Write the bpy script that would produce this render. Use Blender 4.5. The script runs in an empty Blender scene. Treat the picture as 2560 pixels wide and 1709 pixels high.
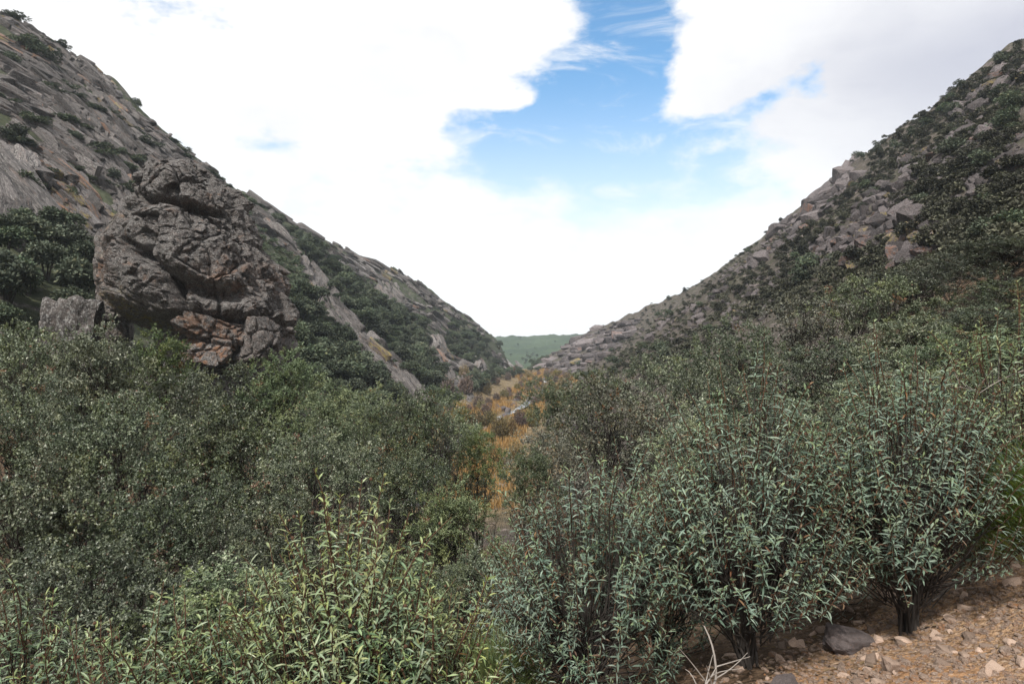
import bpy, bmesh, math, random
import numpy as np
from mathutils import Vector, Matrix

SC = bpy.context.scene
COL = SC.collection
R = math.radians
random.seed(7)
rng = np.random.default_rng(7)
PI = math.pi

# ------------------------------------------------------------------ camera
F, CX, CY = 1707.0, 1280.0, 854.5            # focal length and centre in photograph pixels
cam = bpy.data.cameras.new('camera')
cam.lens = 24.0; cam.sensor_width = 36.0
cam.clip_start = 0.05; cam.clip_end = 12000
cam_o = bpy.data.objects.new('camera', cam)
cam_o.location = (0, 0, 0); cam_o.rotation_euler = (R(90), 0, 0)
COL.objects.link(cam_o); SC.camera = cam_o

# ------------------------------------------------------------------ light
SUN_AZ, SUN_EL = R(-160), R(52)               # azimuth from +Y towards +X
sun = bpy.data.lights.new('sun', 'SUN')
sun.energy = 4.2; sun.angle = R(4); sun.color = (1.0, 0.95, 0.88)
sun_o = bpy.data.objects.new('sun', sun)
sd = Vector((math.sin(SUN_AZ)*math.cos(SUN_EL), math.cos(SUN_AZ)*math.cos(SUN_EL), math.sin(SUN_EL)))
sun_o.rotation_euler = (-sd).to_track_quat('-Z', 'Y').to_euler()
COL.objects.link(sun_o)

SC.view_settings.view_transform = 'Standard'
SC.view_settings.look = 'None'
SC.view_settings.exposure = 0.4
SC.view_settings.gamma = 1.0
SC.view_settings.use_curve_mapping = False
SC.cycles.use_denoising = True
SC.cycles.denoising_prefilter = 'ACCURATE'
SC.cycles.max_bounces = 5
SC.cycles.diffuse_bounces = 3
SC.cycles.glossy_bounces = 2
SC.cycles.transmission_bounces = 2
SC.cycles.transparent_max_bounces = 4
SC.cycles.volume_bounces = 1

class NT:
    """small node-tree builder"""
    def __init__(s, tree): s.t = tree; s.n = tree.nodes; s.l = tree.links
    def new(s, typ, **kw):
        n = s.n.new(typ)
        for k, v in kw.items(): setattr(n, k, v)
        return n
    def put(s, node, sock, v):
        i = node.inputs[sock]
        if isinstance(v, bpy.types.NodeSocket): s.l.new(v, i)
        elif v is not None: i.default_value = v
    def math(s, op, a, b=None, c=None, clamp=False):
        n = s.new('ShaderNodeMath', operation=op, use_clamp=clamp)
        s.put(n, 0, a); s.put(n, 1, b); s.put(n, 2, c)
        return n.outputs[0]
    def ramp(s, v, lo, hi, a=0.0, b=1.0):
        n = s.new('ShaderNodeMapRange', interpolation_type='SMOOTHSTEP')
        s.put(n, 0, v); s.put(n, 1, lo); s.put(n, 2, hi); s.put(n, 3, a); s.put(n, 4, b)
        return n.outputs[0]
    def mix(s, f, a, b, typ='MIX'):
        n = s.new('ShaderNodeMix', data_type='RGBA', blend_type=typ)
        s.put(n, 0, f); s.put(n, 6, col(a)); s.put(n, 7, col(b))
        return n.outputs[2]
    def noise(s, vec, scale, detail=4, rough=0.55, dist=0.0):
        n = s.new('ShaderNodeTexNoise')
        s.put(n, 'Vector', vec); s.put(n, 'Scale', scale); s.put(n, 'Detail', detail)
        s.put(n, 'Roughness', rough); s.put(n, 'Distortion', dist)
        return n.outputs['Fac']
    def voro(s, vec, scale, feature='F1', out='Distance'):
        n = s.new('ShaderNodeTexVoronoi', feature=feature)
        s.put(n, 'Vector', vec); s.put(n, 'Scale', scale)
        return n.outputs[out]
    def mapping(s, vec, scale=(1, 1, 1), rot=(0, 0, 0)):
        n = s.new('ShaderNodeMapping')
        s.put(n, 'Vector', vec); n.inputs['Scale'].default_value = scale; n.inputs['Rotation'].default_value = rot
        return n.outputs[0]
    def attr(s, name):
        n = s.new('ShaderNodeAttribute', attribute_name=name)
        sp = s.new('ShaderNodeSeparateColor'); s.l.new(n.outputs['Color'], sp.inputs[0])
        return sp.outputs[0], sp.outputs[1], sp.outputs[2], n.outputs['Alpha']

def col(c):
    if isinstance(c, (tuple, list)): return tuple(c) + (1.0,) if len(c) == 3 else tuple(c)
    return c

# ------------------------------------------------------------------ world: daylight sky with broken cloud
def build_world():
    w = bpy.data.worlds.new('World'); SC.world = w; w.use_nodes = True
    T = NT(w.node_tree); T.n.clear()
    sky = T.new('ShaderNodeTexSky', sky_type='NISHITA', sun_disc=False)
    sky.sun_elevation = SUN_EL; sky.sun_rotation = SUN_AZ
    sky.air_density = 1.0; sky.dust_density = 1.2; sky.ozone_density = 2.0
    tc = T.new('ShaderNodeTexCoord').outputs['Generated']
    sp = T.new('ShaderNodeSeparateXYZ'); T.l.new(tc, sp.inputs[0])
    x, y, z = sp.outputs
    az = T.math('ARCTAN2', x, y); el = T.math('ARCSINE', z)
    flat = T.mapping(tc, (1, 1, 1.9))
    warp = T.new('ShaderNodeTexNoise'); T.put(warp, 'Vector', flat); T.put(warp, 'Scale', 4.5); T.put(warp, 'Detail', 5)
    wx = T.new('ShaderNodeSeparateColor'); T.l.new(warp.outputs['Color'], wx.inputs[0])
    azw = T.math('ADD', az, T.math('MULTIPLY', T.math('SUBTRACT', wx.outputs[0], 0.5), 0.16))
    elw = T.math('ADD', el, T.math('MULTIPLY', T.math('SUBTRACT', wx.outputs[1], 0.5), 0.12))
    def blob(px, py, sx, sy, amp, rot=0.0):
        a0 = math.atan2((px-CX)/F, 1); e0 = math.atan2((CY-py)/F, math.hypot((px-CX)/F, 1))
        da = T.math('SUBTRACT', azw, a0); de = T.math('SUBTRACT', elw, e0)
        c, s_ = math.cos(rot), math.sin(rot)
        u = T.math('DIVIDE', T.math('ADD', T.math('MULTIPLY', da, c), T.math('MULTIPLY', de, s_)), sx/F)
        v = T.math('DIVIDE', T.math('SUBTRACT', T.math('MULTIPLY', de, c), T.math('MULTIPLY', da, s_)), sy/F)
        q = T.math('ADD', T.math('MULTIPLY', u, u), T.math('MULTIPLY', v, v))
        return T.math('MULTIPLY', T.math('EXPONENT', T.math('MULTIPLY', q, -1.0)), amp)
    gaps = [blob(1600, 10, 170, 150, 0.80), blob(1500, 210, 190, 170, 0.80), blob(1380, 360, 230, 120, 0.70), blob(1200, 400, 160, 85, 0.72), blob(1680, 380, 300, 130, 0.66), blob(1480, 500, 400, 110, 0.62),
            blob(1930, 265, 160, 55, 0.60), blob(2010, 200, 55, 80, 0.50), blob(690, 345, 95, 30, 0.65)]
    banks = [blob(1790, 110, 120, 110, 0.80), blob(1250, 110, 170, 90, 0.40), blob(1300, 255, 75, 26, 0.75), blob(1110, 400, 90, 50, 0.45), blob(1740, 220, 60, 50, 0.35), blob(2330, 200, 300, 200, 0.5)]
    g = gaps[0]
    for q in gaps[1:]: g = T.math('ADD', g, q)
    for q in banks: g = T.math('SUBTRACT', g, q)
    n1 = T.noise(flat, 3.6, 11, 0.60, 0.15)
    n2 = T.noise(flat, 14, 6, 0.6)
    dens = T.math('SUBTRACT', T.math('ADD', T.math('MULTIPLY', n1, 2.7), T.math('MULTIPLY', n2, 1.25)), T.math('ADD', g, 1.15))
    cover = T.ramp(dens, T.ramp(el, 0.12, 0.36, -0.45, 0.08), T.ramp(el, 0.12, 0.36, 0.85, 0.58))
    wisps = T.math('MULTIPLY', T.ramp(T.noise(T.mapping(tc, (1, 1, 3.2)), 5.5, 9, 0.62, 0.9), 0.47, 0.74), 0.85)
    cover = T.math('MAXIMUM', cover, wisps)
    low = T.ramp(el, 0.0, 0.40, 1.0, 0.0)          # the air whitens towards the horizon
    shade = T.noise(flat, 2.1, 5, 0.5, 0.3)
    grey = T.math('ADD', T.math('MULTIPLY', T.math('ADD', T.ramp(shade, 0.42, 0.70), T.ramp(T.noise(flat, 8, 6, 0.6, 0.4), 0.45, 0.75)), 0.15), blob(2420, 170, 360, 190, 0.95))
    grey = T.math('MULTIPLY', grey, T.ramp(dens, 0.2, 0.5))
    grey = T.math('MULTIPLY', grey, 1.0, clamp=True)
    cloud = T.mix(grey, (8.3, 8.3, 8.35), (4.3, 4.45, 5.3))
    blue = T.mix(1.0, sky.outputs[0], (0.95, 1.48, 1.64), 'MULTIPLY')
    c = T.mix(low, T.mix(cover, blue, cloud), (8.6, 8.65, 8.7))
    bg = T.new('ShaderNodeBackground'); T.l.new(c, bg.inputs[0]); bg.inputs[1].default_value = 0.10
    out = T.new('ShaderNodeOutputWorld'); T.l.new(bg.outputs[0], out.inputs[0])
build_world()

# ------------------------------------------------------------------ numpy noise
def _hash(ix, iy, iz, seed):
    h = (ix.astype(np.uint32)*np.uint32(374761393)) ^ (iy.astype(np.uint32)*np.uint32(668265263)) ^ (iz.astype(np.uint32)*np.uint32(2147483647-1640531))
    h = h + np.uint32((seed*974711) & 0xffffffff)
    h = (h ^ (h >> np.uint32(13)))*np.uint32(1274126177)
    h = (h ^ (h >> np.uint32(16)))*np.uint32(2246822519)
    return (h ^ (h >> np.uint32(15)))
def _h01(ix, iy, iz, seed): return _hash(ix, iy, iz, seed).astype(np.float64)/4294967295.0
def vnoise(p, seed=0):
    i = np.floor(p).astype(np.int64); f = p-i; u = f*f*f*(f*(f*6-15)+10)
    r = 0
    for dx in (0, 1):
        for dy in (0, 1):
            for dz in (0, 1):
                w = (u[..., 0] if dx else 1-u[..., 0])*(u[..., 1] if dy else 1-u[..., 1])*(u[..., 2] if dz else 1-u[..., 2])
                r = r+w*_h01(i[..., 0]+dx, i[..., 1]+dy, i[..., 2]+dz, seed)
    return r*2-1
def fbm(p, octv=4, seed=0, gain=0.5, lac=2.03):
    a, s, t = 1.0, 0.0, 0.0
    q = np.array(p, float)
    for o in range(octv):
        s = s+a*vnoise(q, seed+o*17); t += a; a *= gain; q = q*lac+3.1
    return s/t
def worley(p, seed=0, facet=False):
    i = np.floor(p).astype(np.int64)
    f1 = np.full(p.shape[:-1], 9.0); f2 = f1.copy(); cid = np.zeros(p.shape[:-1]); tilt = np.zeros(p.shape[:-1])
    for dx in (-1, 0, 1):
        for dy in (-1, 0, 1):
            for dz in (-1, 0, 1):
                a, b, c = i[..., 0]+dx, i[..., 1]+dy, i[..., 2]+dz
                px = a+_h01(a, b, c, seed); py = b+_h01(a, b, c, seed+5); pz = c+_h01(a, b, c, seed+9)
                d = np.sqrt((p[..., 0]-px)**2+(p[..., 1]-py)**2+(p[..., 2]-pz)**2)
                near = d < f1
                f2 = np.where(near, f1, np.minimum(f2, d)); cid = np.where(near, _h01(a, b, c, seed+13), cid)
                tl = (p[..., 0]-px)*(_h01(a, b, c, seed+21)-0.5)+(p[..., 1]-py)*(_h01(a, b, c, seed+22)-0.5)+(p[..., 2]-pz)*(_h01(a, b, c, seed+23)-0.5)
                tilt = np.where(near, tl, tilt); f1 = np.where(near, d, f1)
    return (f1, f2, cid, tilt) if facet else (f1, f2, cid)

# ------------------------------------------------------------------ mesh helpers
def mesh_np(name, V, faces, mats=(), smooth=False, tint=None, mi=None):
    """faces: (n,k) int array"""
    V = np.asarray(V, np.float32); faces = np.asarray(faces, np.int32)
    me = bpy.data.meshes.new(name)
    n, k = faces.shape
    me.vertices.add(len(V)); me.vertices.foreach_set('co', V.ravel())
    me.loops.add(n*k); me.loops.foreach_set('vertex_index', faces.ravel())
    me.polygons.add(n)
    me.polygons.foreach_set('loop_start', np.arange(0, n*k, k, dtype=np.int32))
    me.polygons.foreach_set('loop_total', np.full(n, k, np.int32))
    if mi is not None: me.polygons.foreach_set('material_index', np.asarray(mi, np.int32))
    me.polygons.foreach_set('use_smooth', np.full(n, smooth, bool))
    me.update(calc_edges=True); me.validate()
    if tint is not None:
        a = me.attributes.new('tint', 'FLOAT_COLOR', 'POINT')
        t = np.asarray(tint, np.float32)
        if t.shape[1] == 3: t = np.hstack([t, np.ones((len(t), 1), np.float32)])
        a.data.foreach_set('color', t.ravel())
    for m in mats: me.materials.append(m)
    return me
def link(name, data, parent=None, loc=None, rot=None, scale=None, mat=None):
    o = bpy.data.objects.new(name, data); COL.objects.link(o)
    if parent is not None: o.parent = parent
    if mat is not None: o.matrix_basis = mat
    if loc is not None: o.location = loc
    if rot is not None: o.rotation_euler = rot
    if scale is not None: o.scale = scale if hasattr(scale, '__len__') else (scale,)*3
    return o
def tag(o, label, cat, group=None):
    o['label'] = label; o['category'] = cat
    if group: o['group'] = group
    return o
def kind(o, k): o['kind'] = k; return o

class Tubes:
    """collects tapered tubes as quads"""
    def __init__(s): s.V = []; s.Q = []; s.n = 0
    def add(s, pts, rad, sides=4):
        P = np.asarray(pts, float); m = len(P)
        rad = np.broadcast_to(np.asarray(rad, float), (m,))
        T = np.gradient(P, axis=0); T /= np.linalg.norm(T, axis=1, keepdims=True)+1e-9
        ref = np.array([0.31, 0.93, 0.2]); U = np.cross(T, ref); U /= np.linalg.norm(U, axis=1, keepdims=True)+1e-9
        W = np.cross(T, U)
        a = np.arange(sides)*2*PI/sides
        ring = P[:, None]+rad[:, None, None]*(np.cos(a)[None, :, None]*U[:, None]+np.sin(a)[None, :, None]*W[:, None])
        s.V.append(ring.reshape(-1, 3))
        i = np.arange(m-1)[:, None]*sides; j = np.arange(sides)[None]; k = (j+1) % sides
        q = np.stack([i+j, i+k, i+sides+k, i+sides+j], -1).reshape(-1, 4)+s.n
        s.Q.append(q); s.n += m*sides
    def mesh(s, name, mat, smooth=True):
        return mesh_np(name, np.vstack(s.V), np.vstack(s.Q), [mat], smooth)
def curve(p0, p1, bend, n=6, seed=None):
    t = np.linspace(0, 1, n)[:, None]
    p0, p1 = np.asarray(p0, float), np.asarray(p1, float)
    return p0*(1-t)**2+2*(p0*0.5+p1*0.5+np.asarray(bend))*t*(1-t)+p1*t**2

def unit(v): return v/(np.linalg.norm(v, axis=-1, keepdims=True)+1e-9)
def leaves_mesh(P, D, N, L, W, rnd, fold=0.25):
    """leaf blades: base P, direction D, up N, length L, half width W -> verts, quads, tint; two folded quads each"""
    n = len(P); D = unit(D); S = unit(np.cross(D, N)); U = np.cross(S, D)
    L = L[:, None]; W = W[:, None]
    base = P; tip = P+D*L-U*L*0.10; mid = P+D*L*0.5
    l = P+D*L*0.48+S*W+U*W*fold; r = P+D*L*0.48-S*W+U*W*fold
    V = np.stack([base, l, tip, r, mid], 1).reshape(-1, 3)
    b = np.arange(n)[:, None]*5
    Q = np.concatenate([b+np.array([[0, 4, 2, 1]]), b+np.array([[0, 3, 2, 4]])], 1).reshape(-1, 4)
    return V, Q, np.repeat(rnd, 5, axis=0)

# ------------------------------------------------------------------ materials
def new_mat(name):
    m = bpy.data.materials.new(name); m.use_nodes = True
    T = NT(m.node_tree); T.n.clear()
    b = T.new('ShaderNodeBsdfPrincipled'); o = T.new('ShaderNodeOutputMaterial'); T.l.new(b.outputs[0], o.inputs[0])
    return m, T, b, o
def leaf_mat(name, dark, mid, pale, young, rough=0.5, spec=0.35, trans=0.25, objvar=0.25):
    m, T, b, o = new_mat(name)
    r, g, bl, a = T.attr('tint')
    c = T.mix(T.ramp(r, 0.0, 0.55), dark, mid)
    c = T.mix(T.ramp(r, 0.78, 1.05), c, pale)
    c = T.mix(g, c, young)
    c = T.mix(bl, c, (0.17, 0.085, 0.045))
    oi = T.new('ShaderNodeObjectInfo').outputs['Random']
    hsv = T.new('ShaderNodeHueSaturation'); T.put(hsv, 'Color', c)
    T.put(hsv, 'Value', T.ramp(oi, 0, 1, 1-objvar, 1+objvar))
    T.put(hsv, 'Hue', T.ramp(T.math('FRACT', T.math('MULTIPLY', oi, 7.31)), 0, 1, 0.488, 0.512))
    T.put(hsv, 'Saturation', T.ramp(T.math('FRACT', T.math('MULTIPLY', oi, 13.7)), 0, 1, 0.85, 1.15))
    c = hsv.outputs[0]
    T.put(b, 'Base Color', c); b.inputs['Roughness'].default_value = rough; b.inputs['Specular IOR Level'].default_value = spec
    if trans:
        tr = T.new('ShaderNodeBsdfTranslucent'); T.l.new(c, tr.inputs[0])
        ms = T.new('ShaderNodeMixShader'); ms.inputs[0].default_value = trans
        T.l.new(b.outputs[0], ms.inputs[1]); T.l.new(tr.outputs[0], ms.inputs[2]); T.l.new(ms.outputs[0], o.inputs[0])
    return m
def bark_mat(name, a, b_, scale=20):
    m, T, b, o = new_mat(name)
    tc = T.new('ShaderNodeTexCoord').outputs['Object']
    n = T.noise(T.mapping(tc, (1, 1, 0.3)), scale, 5, 0.6)
    T.put(b, 'Base Color', T.mix(n, a, b_)); b.inputs['Roughness'].default_value = 0.9; b.inputs['Specular IOR Level'].default_value = 0.1
    bp = T.new('ShaderNodeBump'); T.put(bp, 'Height', n); T.put(bp, 'Strength', 0.6); T.put(bp, 'Distance', 0.02); T.l.new(bp.outputs[0], b.inputs['Normal'])
    return m
def rock_mat(name, scale=1.0, dark=(0.045, 0.042, 0.043), mid=(0.15, 0.138, 0.135), pale=(0.33, 0.325, 0.31), warm=(0.27, 0.135, 0.07),
             warm_amt=0.5, lichen_amt=0.5, world=False, bump=0.5, objvar=0.3, grain=(1, 1, 1)):
    """weathered quartzite: grey, iron stained, with grey and yellow lichen; tint.g adds iron, tint.b adds yellow lichen"""
    m, T, b, o = new_mat(name)
    tc = T.new('ShaderNodeTexCoord').outputs['Object'] if not world else T.new('ShaderNodeNewGeometry').outputs['Position']
    oi = T.new('ShaderNodeObjectInfo').outputs['Random']
    if not world:
        ad = T.new('ShaderNodeVectorMath', operation='ADD'); T.l.new(tc, ad.inputs[0])
        cx = T.new('ShaderNodeCombineXYZ'); T.put(cx, 0, T.math('MULTIPLY', oi, 91.0)); T.put(cx, 1, T.math('MULTIPLY', oi, 37.0)); T.l.new(cx.outputs[0], ad.inputs[1])
        tc = ad.outputs[0]
    r, g, bl, al = T.attr('tint')
    tc = T.mapping(tc, grain)
    n0 = T.noise(tc, 0.55*scale, 6, 0.62, 0.4); n1 = T.noise(tc, 2.6*scale, 8, 0.68, 0.2); n2 = T.noise(tc, 11*scale, 6, 0.7)
    c = T.mix(T.ramp(n1, 0.34, 0.62), dark, mid)
    c = T.mix(T.math('MULTIPLY', T.ramp(n2, 0.47, 0.64), 0.8), c, pale)
    c = T.mix(T.math('MULTIPLY', T.ramp(n0, 0.55, 0.75), 0.45), c, pale)
    c = T.mix(T.math('MULTIPLY', T.ramp(T.noise(tc, 5.5*scale, 5, 0.65), 0.57, 0.68), 0.7), c, dark)
    wf = T.math('ADD', T.math('MULTIPLY', T.ramp(T.noise(tc, 0.9*scale, 6, 0.65, 0.5), 0.56, 0.72), warm_amt), T.math('MULTIPLY', T.math('MULTIPLY', g, 0.85), T.ramp(T.noise(tc, 1.3*scale, 7, 0.72, 0.3), 0.44, 0.60)), clamp=True)
    c = T.mix(wf, c, warm)
    yl = T.math('ADD', T.math('MULTIPLY', T.ramp(T.noise(tc, 1.7*scale, 6, 0.7, 0.8), 0.68, 0.74), lichen_amt), T.math('MULTIPLY', T.math('MULTIPLY', bl, 0.8), T.ramp(T.noise(tc, 1.8*scale, 7, 0.75, 0.3), 0.47, 0.57)), clamp=True)
    c = T.mix(yl, c, (0.27, 0.215, 0.06))
    hsv = T.new('ShaderNodeHueSaturation'); T.put(hsv, 'Color', c); T.put(hsv, 'Value', T.ramp(oi, 0, 1, 1-objvar, 1+objvar))
    T.put(b, 'Base Color', hsv.outputs[0]); b.inputs['Roughness'].default_value = 0.88; b.inputs['Specular IOR Level'].default_value = 0.2
    hgt = T.math('ADD', T.math('MULTIPLY', n1, 1.0), T.math('MULTIPLY', n2, 0.35))
    bp = T.new('ShaderNodeBump'); T.put(bp, 'Height', hgt); T.put(bp, 'Strength', bump); T.put(bp, 'Distance', 0.6/scale); T.l.new(bp.outputs[0], b.inputs['Normal'])
    return m

M = {}
M['oak_leaf'] = leaf_mat('oak_leaf', (0.038, 0.054, 0.030), (0.108, 0.136, 0.080), (0.31, 0.335, 0.24), (0.21, 0.235, 0.085), spec=0.5, rough=0.38, trans=0.15, objvar=0.36)
M['oak_far'] = leaf_mat('oak_far', (0.036, 0.052, 0.034), (0.085, 0.108, 0.072), (0.155, 0.18, 0.125), (0.15, 0.14, 0.065), spec=0.2, rough=0.7, trans=0.1, objvar=0.35)
M['scrub'] = leaf_mat('scrub', (0.032, 0.034, 0.026), (0.074, 0.074, 0.058), (0.135, 0.132, 0.10), (0.08, 0.085, 0.038), spec=0.1, rough=0.8, trans=0.1, objvar=0.4)
M['rose_leaf'] = leaf_mat('rose_leaf', (0.060, 0.094, 0.070), (0.145, 0.205, 0.155), (0.29, 0.36, 0.29), (0.25, 0.30, 0.12), spec=0.32, rough=0.5, trans=0.2, objvar=0.22)
M['rose_leaf_yellow'] = leaf_mat('rose_leaf_yellow', (0.062, 0.10, 0.062), (0.145, 0.215, 0.13), (0.30, 0.38, 0.27), (0.37, 0.40, 0.14), spec=0.45, rough=0.42, trans=0.25, objvar=0.22)
M['rose_stem'] = bark_mat('rose_stem', (0.05, 0.028, 0.02), (0.12, 0.07, 0.045), 60)
M['bark'] = bark_mat('bark', (0.022, 0.019, 0.017), (0.075, 0.066, 0.06), 14)
M['dead'] = bark_mat('dead_wood', (0.16, 0.14, 0.125), (0.36, 0.33, 0.30), 30)
M['willow'] = leaf_mat('willow', (0.11, 0.085, 0.042), (0.22, 0.165, 0.08), (0.32, 0.25, 0.125), (0.17, 0.125, 0.09), spec=0.1, rough=0.8, trans=0.15, objvar=0.3)
M['willow_olive'] = leaf_mat('willow_olive', (0.08, 0.075, 0.035), (0.18, 0.155, 0.065), (0.28, 0.23, 0.10), (0.25, 0.17, 0.07), spec=0.1, rough=0.8, trans=0.15, objvar=0.3)
M['bare_twig'] = leaf_mat('bare_twig', (0.08, 0.06, 0.056), (0.16, 0.123, 0.113), (0.23, 0.18, 0.16), (0.16, 0.10, 0.05), spec=0.1, rough=0.9, trans=0.0, objvar=0.3)
M['dry_grass'] = leaf_mat('dry_grass', (0.19, 0.135, 0.06), (0.38, 0.275, 0.125), (0.48, 0.38, 0.21), (0.34, 0.22, 0.09), spec=0.1, rough=0.8, trans=0.2, objvar=0.2)
M['pale_grass'] = leaf_mat('pale_grass', (0.12, 0.095, 0.06), (0.25, 0.20, 0.13), (0.4, 0.34, 0.24), (0.10, 0.12, 0.04), spec=0.1, rough=0.8, trans=0.2, objvar=0.2)
M['broom'] = leaf_mat('broom', (0.022, 0.040, 0.010), (0.055, 0.09, 0.018), (0.11, 0.15, 0.035), (0.17, 0.17, 0.05), spec=0.2, rough=0.6, trans=0.15, objvar=0.2)
M['boulder'] = rock_mat('boulder', 1.0, dark=(0.05, 0.045, 0.045), mid=(0.145, 0.127, 0.119), pale=(0.43, 0.425, 0.41), warm_amt=0.42, lichen_amt=0.15, bump=0.9, objvar=0.05)
M['slab'] = rock_mat('slab_rock', 1.3, dark=(0.034, 0.031, 0.031), mid=(0.128, 0.114, 0.111), pale=(0.32, 0.305, 0.29), warm_amt=0.36, lichen_amt=0.12, bump=1.0, objvar=0.35, grain=(0.7, 1.2, 1.7))
M['slab_right'] = rock_mat('slab_rock_right', 1.3, dark=(0.05, 0.043, 0.045), mid=(0.115, 0.098, 0.099), pale=(0.26, 0.236, 0.232), warm=(0.22, 0.115, 0.075), warm_amt=0.25, lichen_amt=0.2, bump=0.9, objvar=0.4, grain=(0.7, 1.2, 1.8))
M['stone'] = rock_mat('stone', 14.0, dark=(0.17, 0.11, 0.08), mid=(0.36, 0.255, 0.19), pale=(0.58, 0.50, 0.44), warm=(0.36, 0.17, 0.07), warm_amt=0.7, lichen_amt=0.0, bump=0.4, objvar=0.45)
M['stone_dark'] = rock_mat('stone_dark', 9.0, dark=(0.04, 0.035, 0.034), mid=(0.12, 0.10, 0.10), pale=(0.26, 0.22, 0.21), warm_amt=0.3, lichen_amt=0.0, bump=0.5, objvar=0.1)
M['stone_pale'] = rock_mat('stone_pale', 9.0, dark=(0.2, 0.15, 0.13), mid=(0.42, 0.34, 0.30), pale=(0.6, 0.55, 0.5), warm_amt=0.3, lichen_amt=0.0, bump=0.5, objvar=0.1)

def ground_mat():
    m, T, b, o = new_mat('hillside_ground')
    pos = T.new('ShaderNodeNewGeometry').outputs['Position']
    grav, floor_, green, right = T.attr('tint')
    nA = T.noise(pos, 0.12, 6, 0.6, 0.3); nB = T.noise(pos, 0.7, 7, 0.65); nC = T.noise(pos, 3.5, 6, 0.65); nF = T.noise(pos, 26, 5, 0.7)
    rock = T.mix(T.ramp(nB, 0.38, 0.6), (0.04, 0.036, 0.035), (0.12, 0.107, 0.10))
    rock = T.mix(T.math('MULTIPLY', T.ramp(nC, 0.5, 0.65), 0.6), rock, (0.30, 0.28, 0.25))
    rock = T.mix(T.math('MULTIPLY', T.ramp(nA, 0.55, 0.7), 0.4), rock, (0.23, 0.125, 0.07))
    scrub = T.mix(T.ramp(nB, 0.35, 0.65), (0.036, 0.044, 0.027), (0.072, 0.078, 0.048))
    hillL = T.mix(T.ramp(T.noise(pos, 0.25, 6, 0.65, 0.5), 0.54, 0.64), scrub, rock)
    scrubR = T.mix(T.ramp(nC, 0.35, 0.65), (0.045, 0.039, 0.032), (0.105, 0.090, 0.074))
    scrubR = T.mix(T.math('MULTIPLY', T.ramp(nA, 0.48, 0.62), 0.5), scrubR, (0.05, 0.056, 0.032))
    rockR = T.mix(T.ramp(nB, 0.4, 0.6), (0.085, 0.07, 0.068), (0.22, 0.185, 0.175))
    hillR = T.mix(T.ramp(T.noise(pos, 0.55, 7, 0.7, 0.6), 0.52, 0.64), scrubR, rockR)
    c = T.mix(right, hillL, hillR)
    soil = T.mix(nC, (0.075, 0.05, 0.032), (0.15, 0.10, 0.065))
    soil = T.mix(T.ramp(nF, 0.45, 0.7), soil, (0.035, 0.026, 0.02))
    gr = T.mix(T.ramp(nF, 0.35, 0.65), (0.17, 0.105, 0.06), (0.38, 0.25, 0.155))
    gr = T.mix(T.ramp(T.noise(pos, 1.6, 4, 0.6), 0.5, 0.7), gr, (0.33, 0.185, 0.095))
    v = T.voro(pos, 38, out='Color')
    vs = T.new('ShaderNodeSeparateColor'); T.l.new(v, vs.inputs[0])
    gr = T.mix(T.math('MULTIPLY', T.ramp(vs.outputs[0], 0.7, 1.0), 0.6), gr, (0.42, 0.33, 0.26))
    sg = T.mix(T.ramp(grav, 0.45, 0.6), soil, gr)
    c = T.mix(T.ramp(grav, 0.02, 0.2), c, sg)
    fl = T.mix(T.ramp(nB, 0.35, 0.6), (0.09, 0.07, 0.04), (0.20, 0.15, 0.085))
    fl = T.mix(T.ramp(T.noise(pos, 0.3, 5, 0.6), 0.55, 0.68), fl, (0.24, 0.2, 0.16))
    c = T.mix(floor_, c, fl)
    gn = T.mix(T.ramp(T.noise(pos, 0.012, 6, 0.65), 0.4, 0.62), (0.032, 0.050, 0.028), (0.052, 0.076, 0.038))
    gn = T.mix(T.math('MULTIPLY', T.ramp(T.noise(T.mapping(pos, (1, 1, 6)), 0.02, 6, 0.65), 0.55, 0.66), 0.7), gn, (0.035, 0.05, 0.025))
    c = T.mix(green, c, gn)
    T.put(b, 'Base Color', c); b.inputs['Roughness'].default_value = 0.95; b.inputs['Specular IOR Level'].default_value = 0.1
    b1 = T.new('ShaderNodeBump'); T.put(b1, 'Height', T.math('ADD', nB, T.math('MULTIPLY', nC, 0.3))); T.put(b1, 'Strength', 0.7); T.put(b1, 'Distance', 0.8)
    b2 = T.new('ShaderNodeBump'); T.put(b2, 'Height', nF); T.put(b2, 'Strength', 0.5); T.put(b2, 'Distance', 0.02); T.l.new(b1.outputs[0], b2.inputs['Normal'])
    T.l.new(b2.outputs[0], b.inputs['Normal'])
    return m
M['ground'] = ground_mat()
def water_mat():
    m, T, b, o = new_mat('river_water')
    pos = T.new('ShaderNodeNewGeometry').outputs['Position']
    n = T.noise(pos, 1.3, 5, 0.6)
    foam = T.ramp(T.noise(T.mapping(pos, (1, 0.35, 1)), 0.5, 5, 0.6), 0.56, 0.64)
    T.put(b, 'Base Color', T.mix(foam, (0.05, 0.055, 0.05), (0.75, 0.78, 0.8))); T.put(b, 'Roughness', T.ramp(foam, 0, 1, 0.08, 0.6))
    bp = T.new('ShaderNodeBump'); T.put(bp, 'Height', n); T.put(bp, 'Strength', 0.35); T.put(bp, 'Distance', 0.3); T.l.new(bp.outputs[0], b.inputs['Normal'])
    return m
M['water'] = water_mat()

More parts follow.
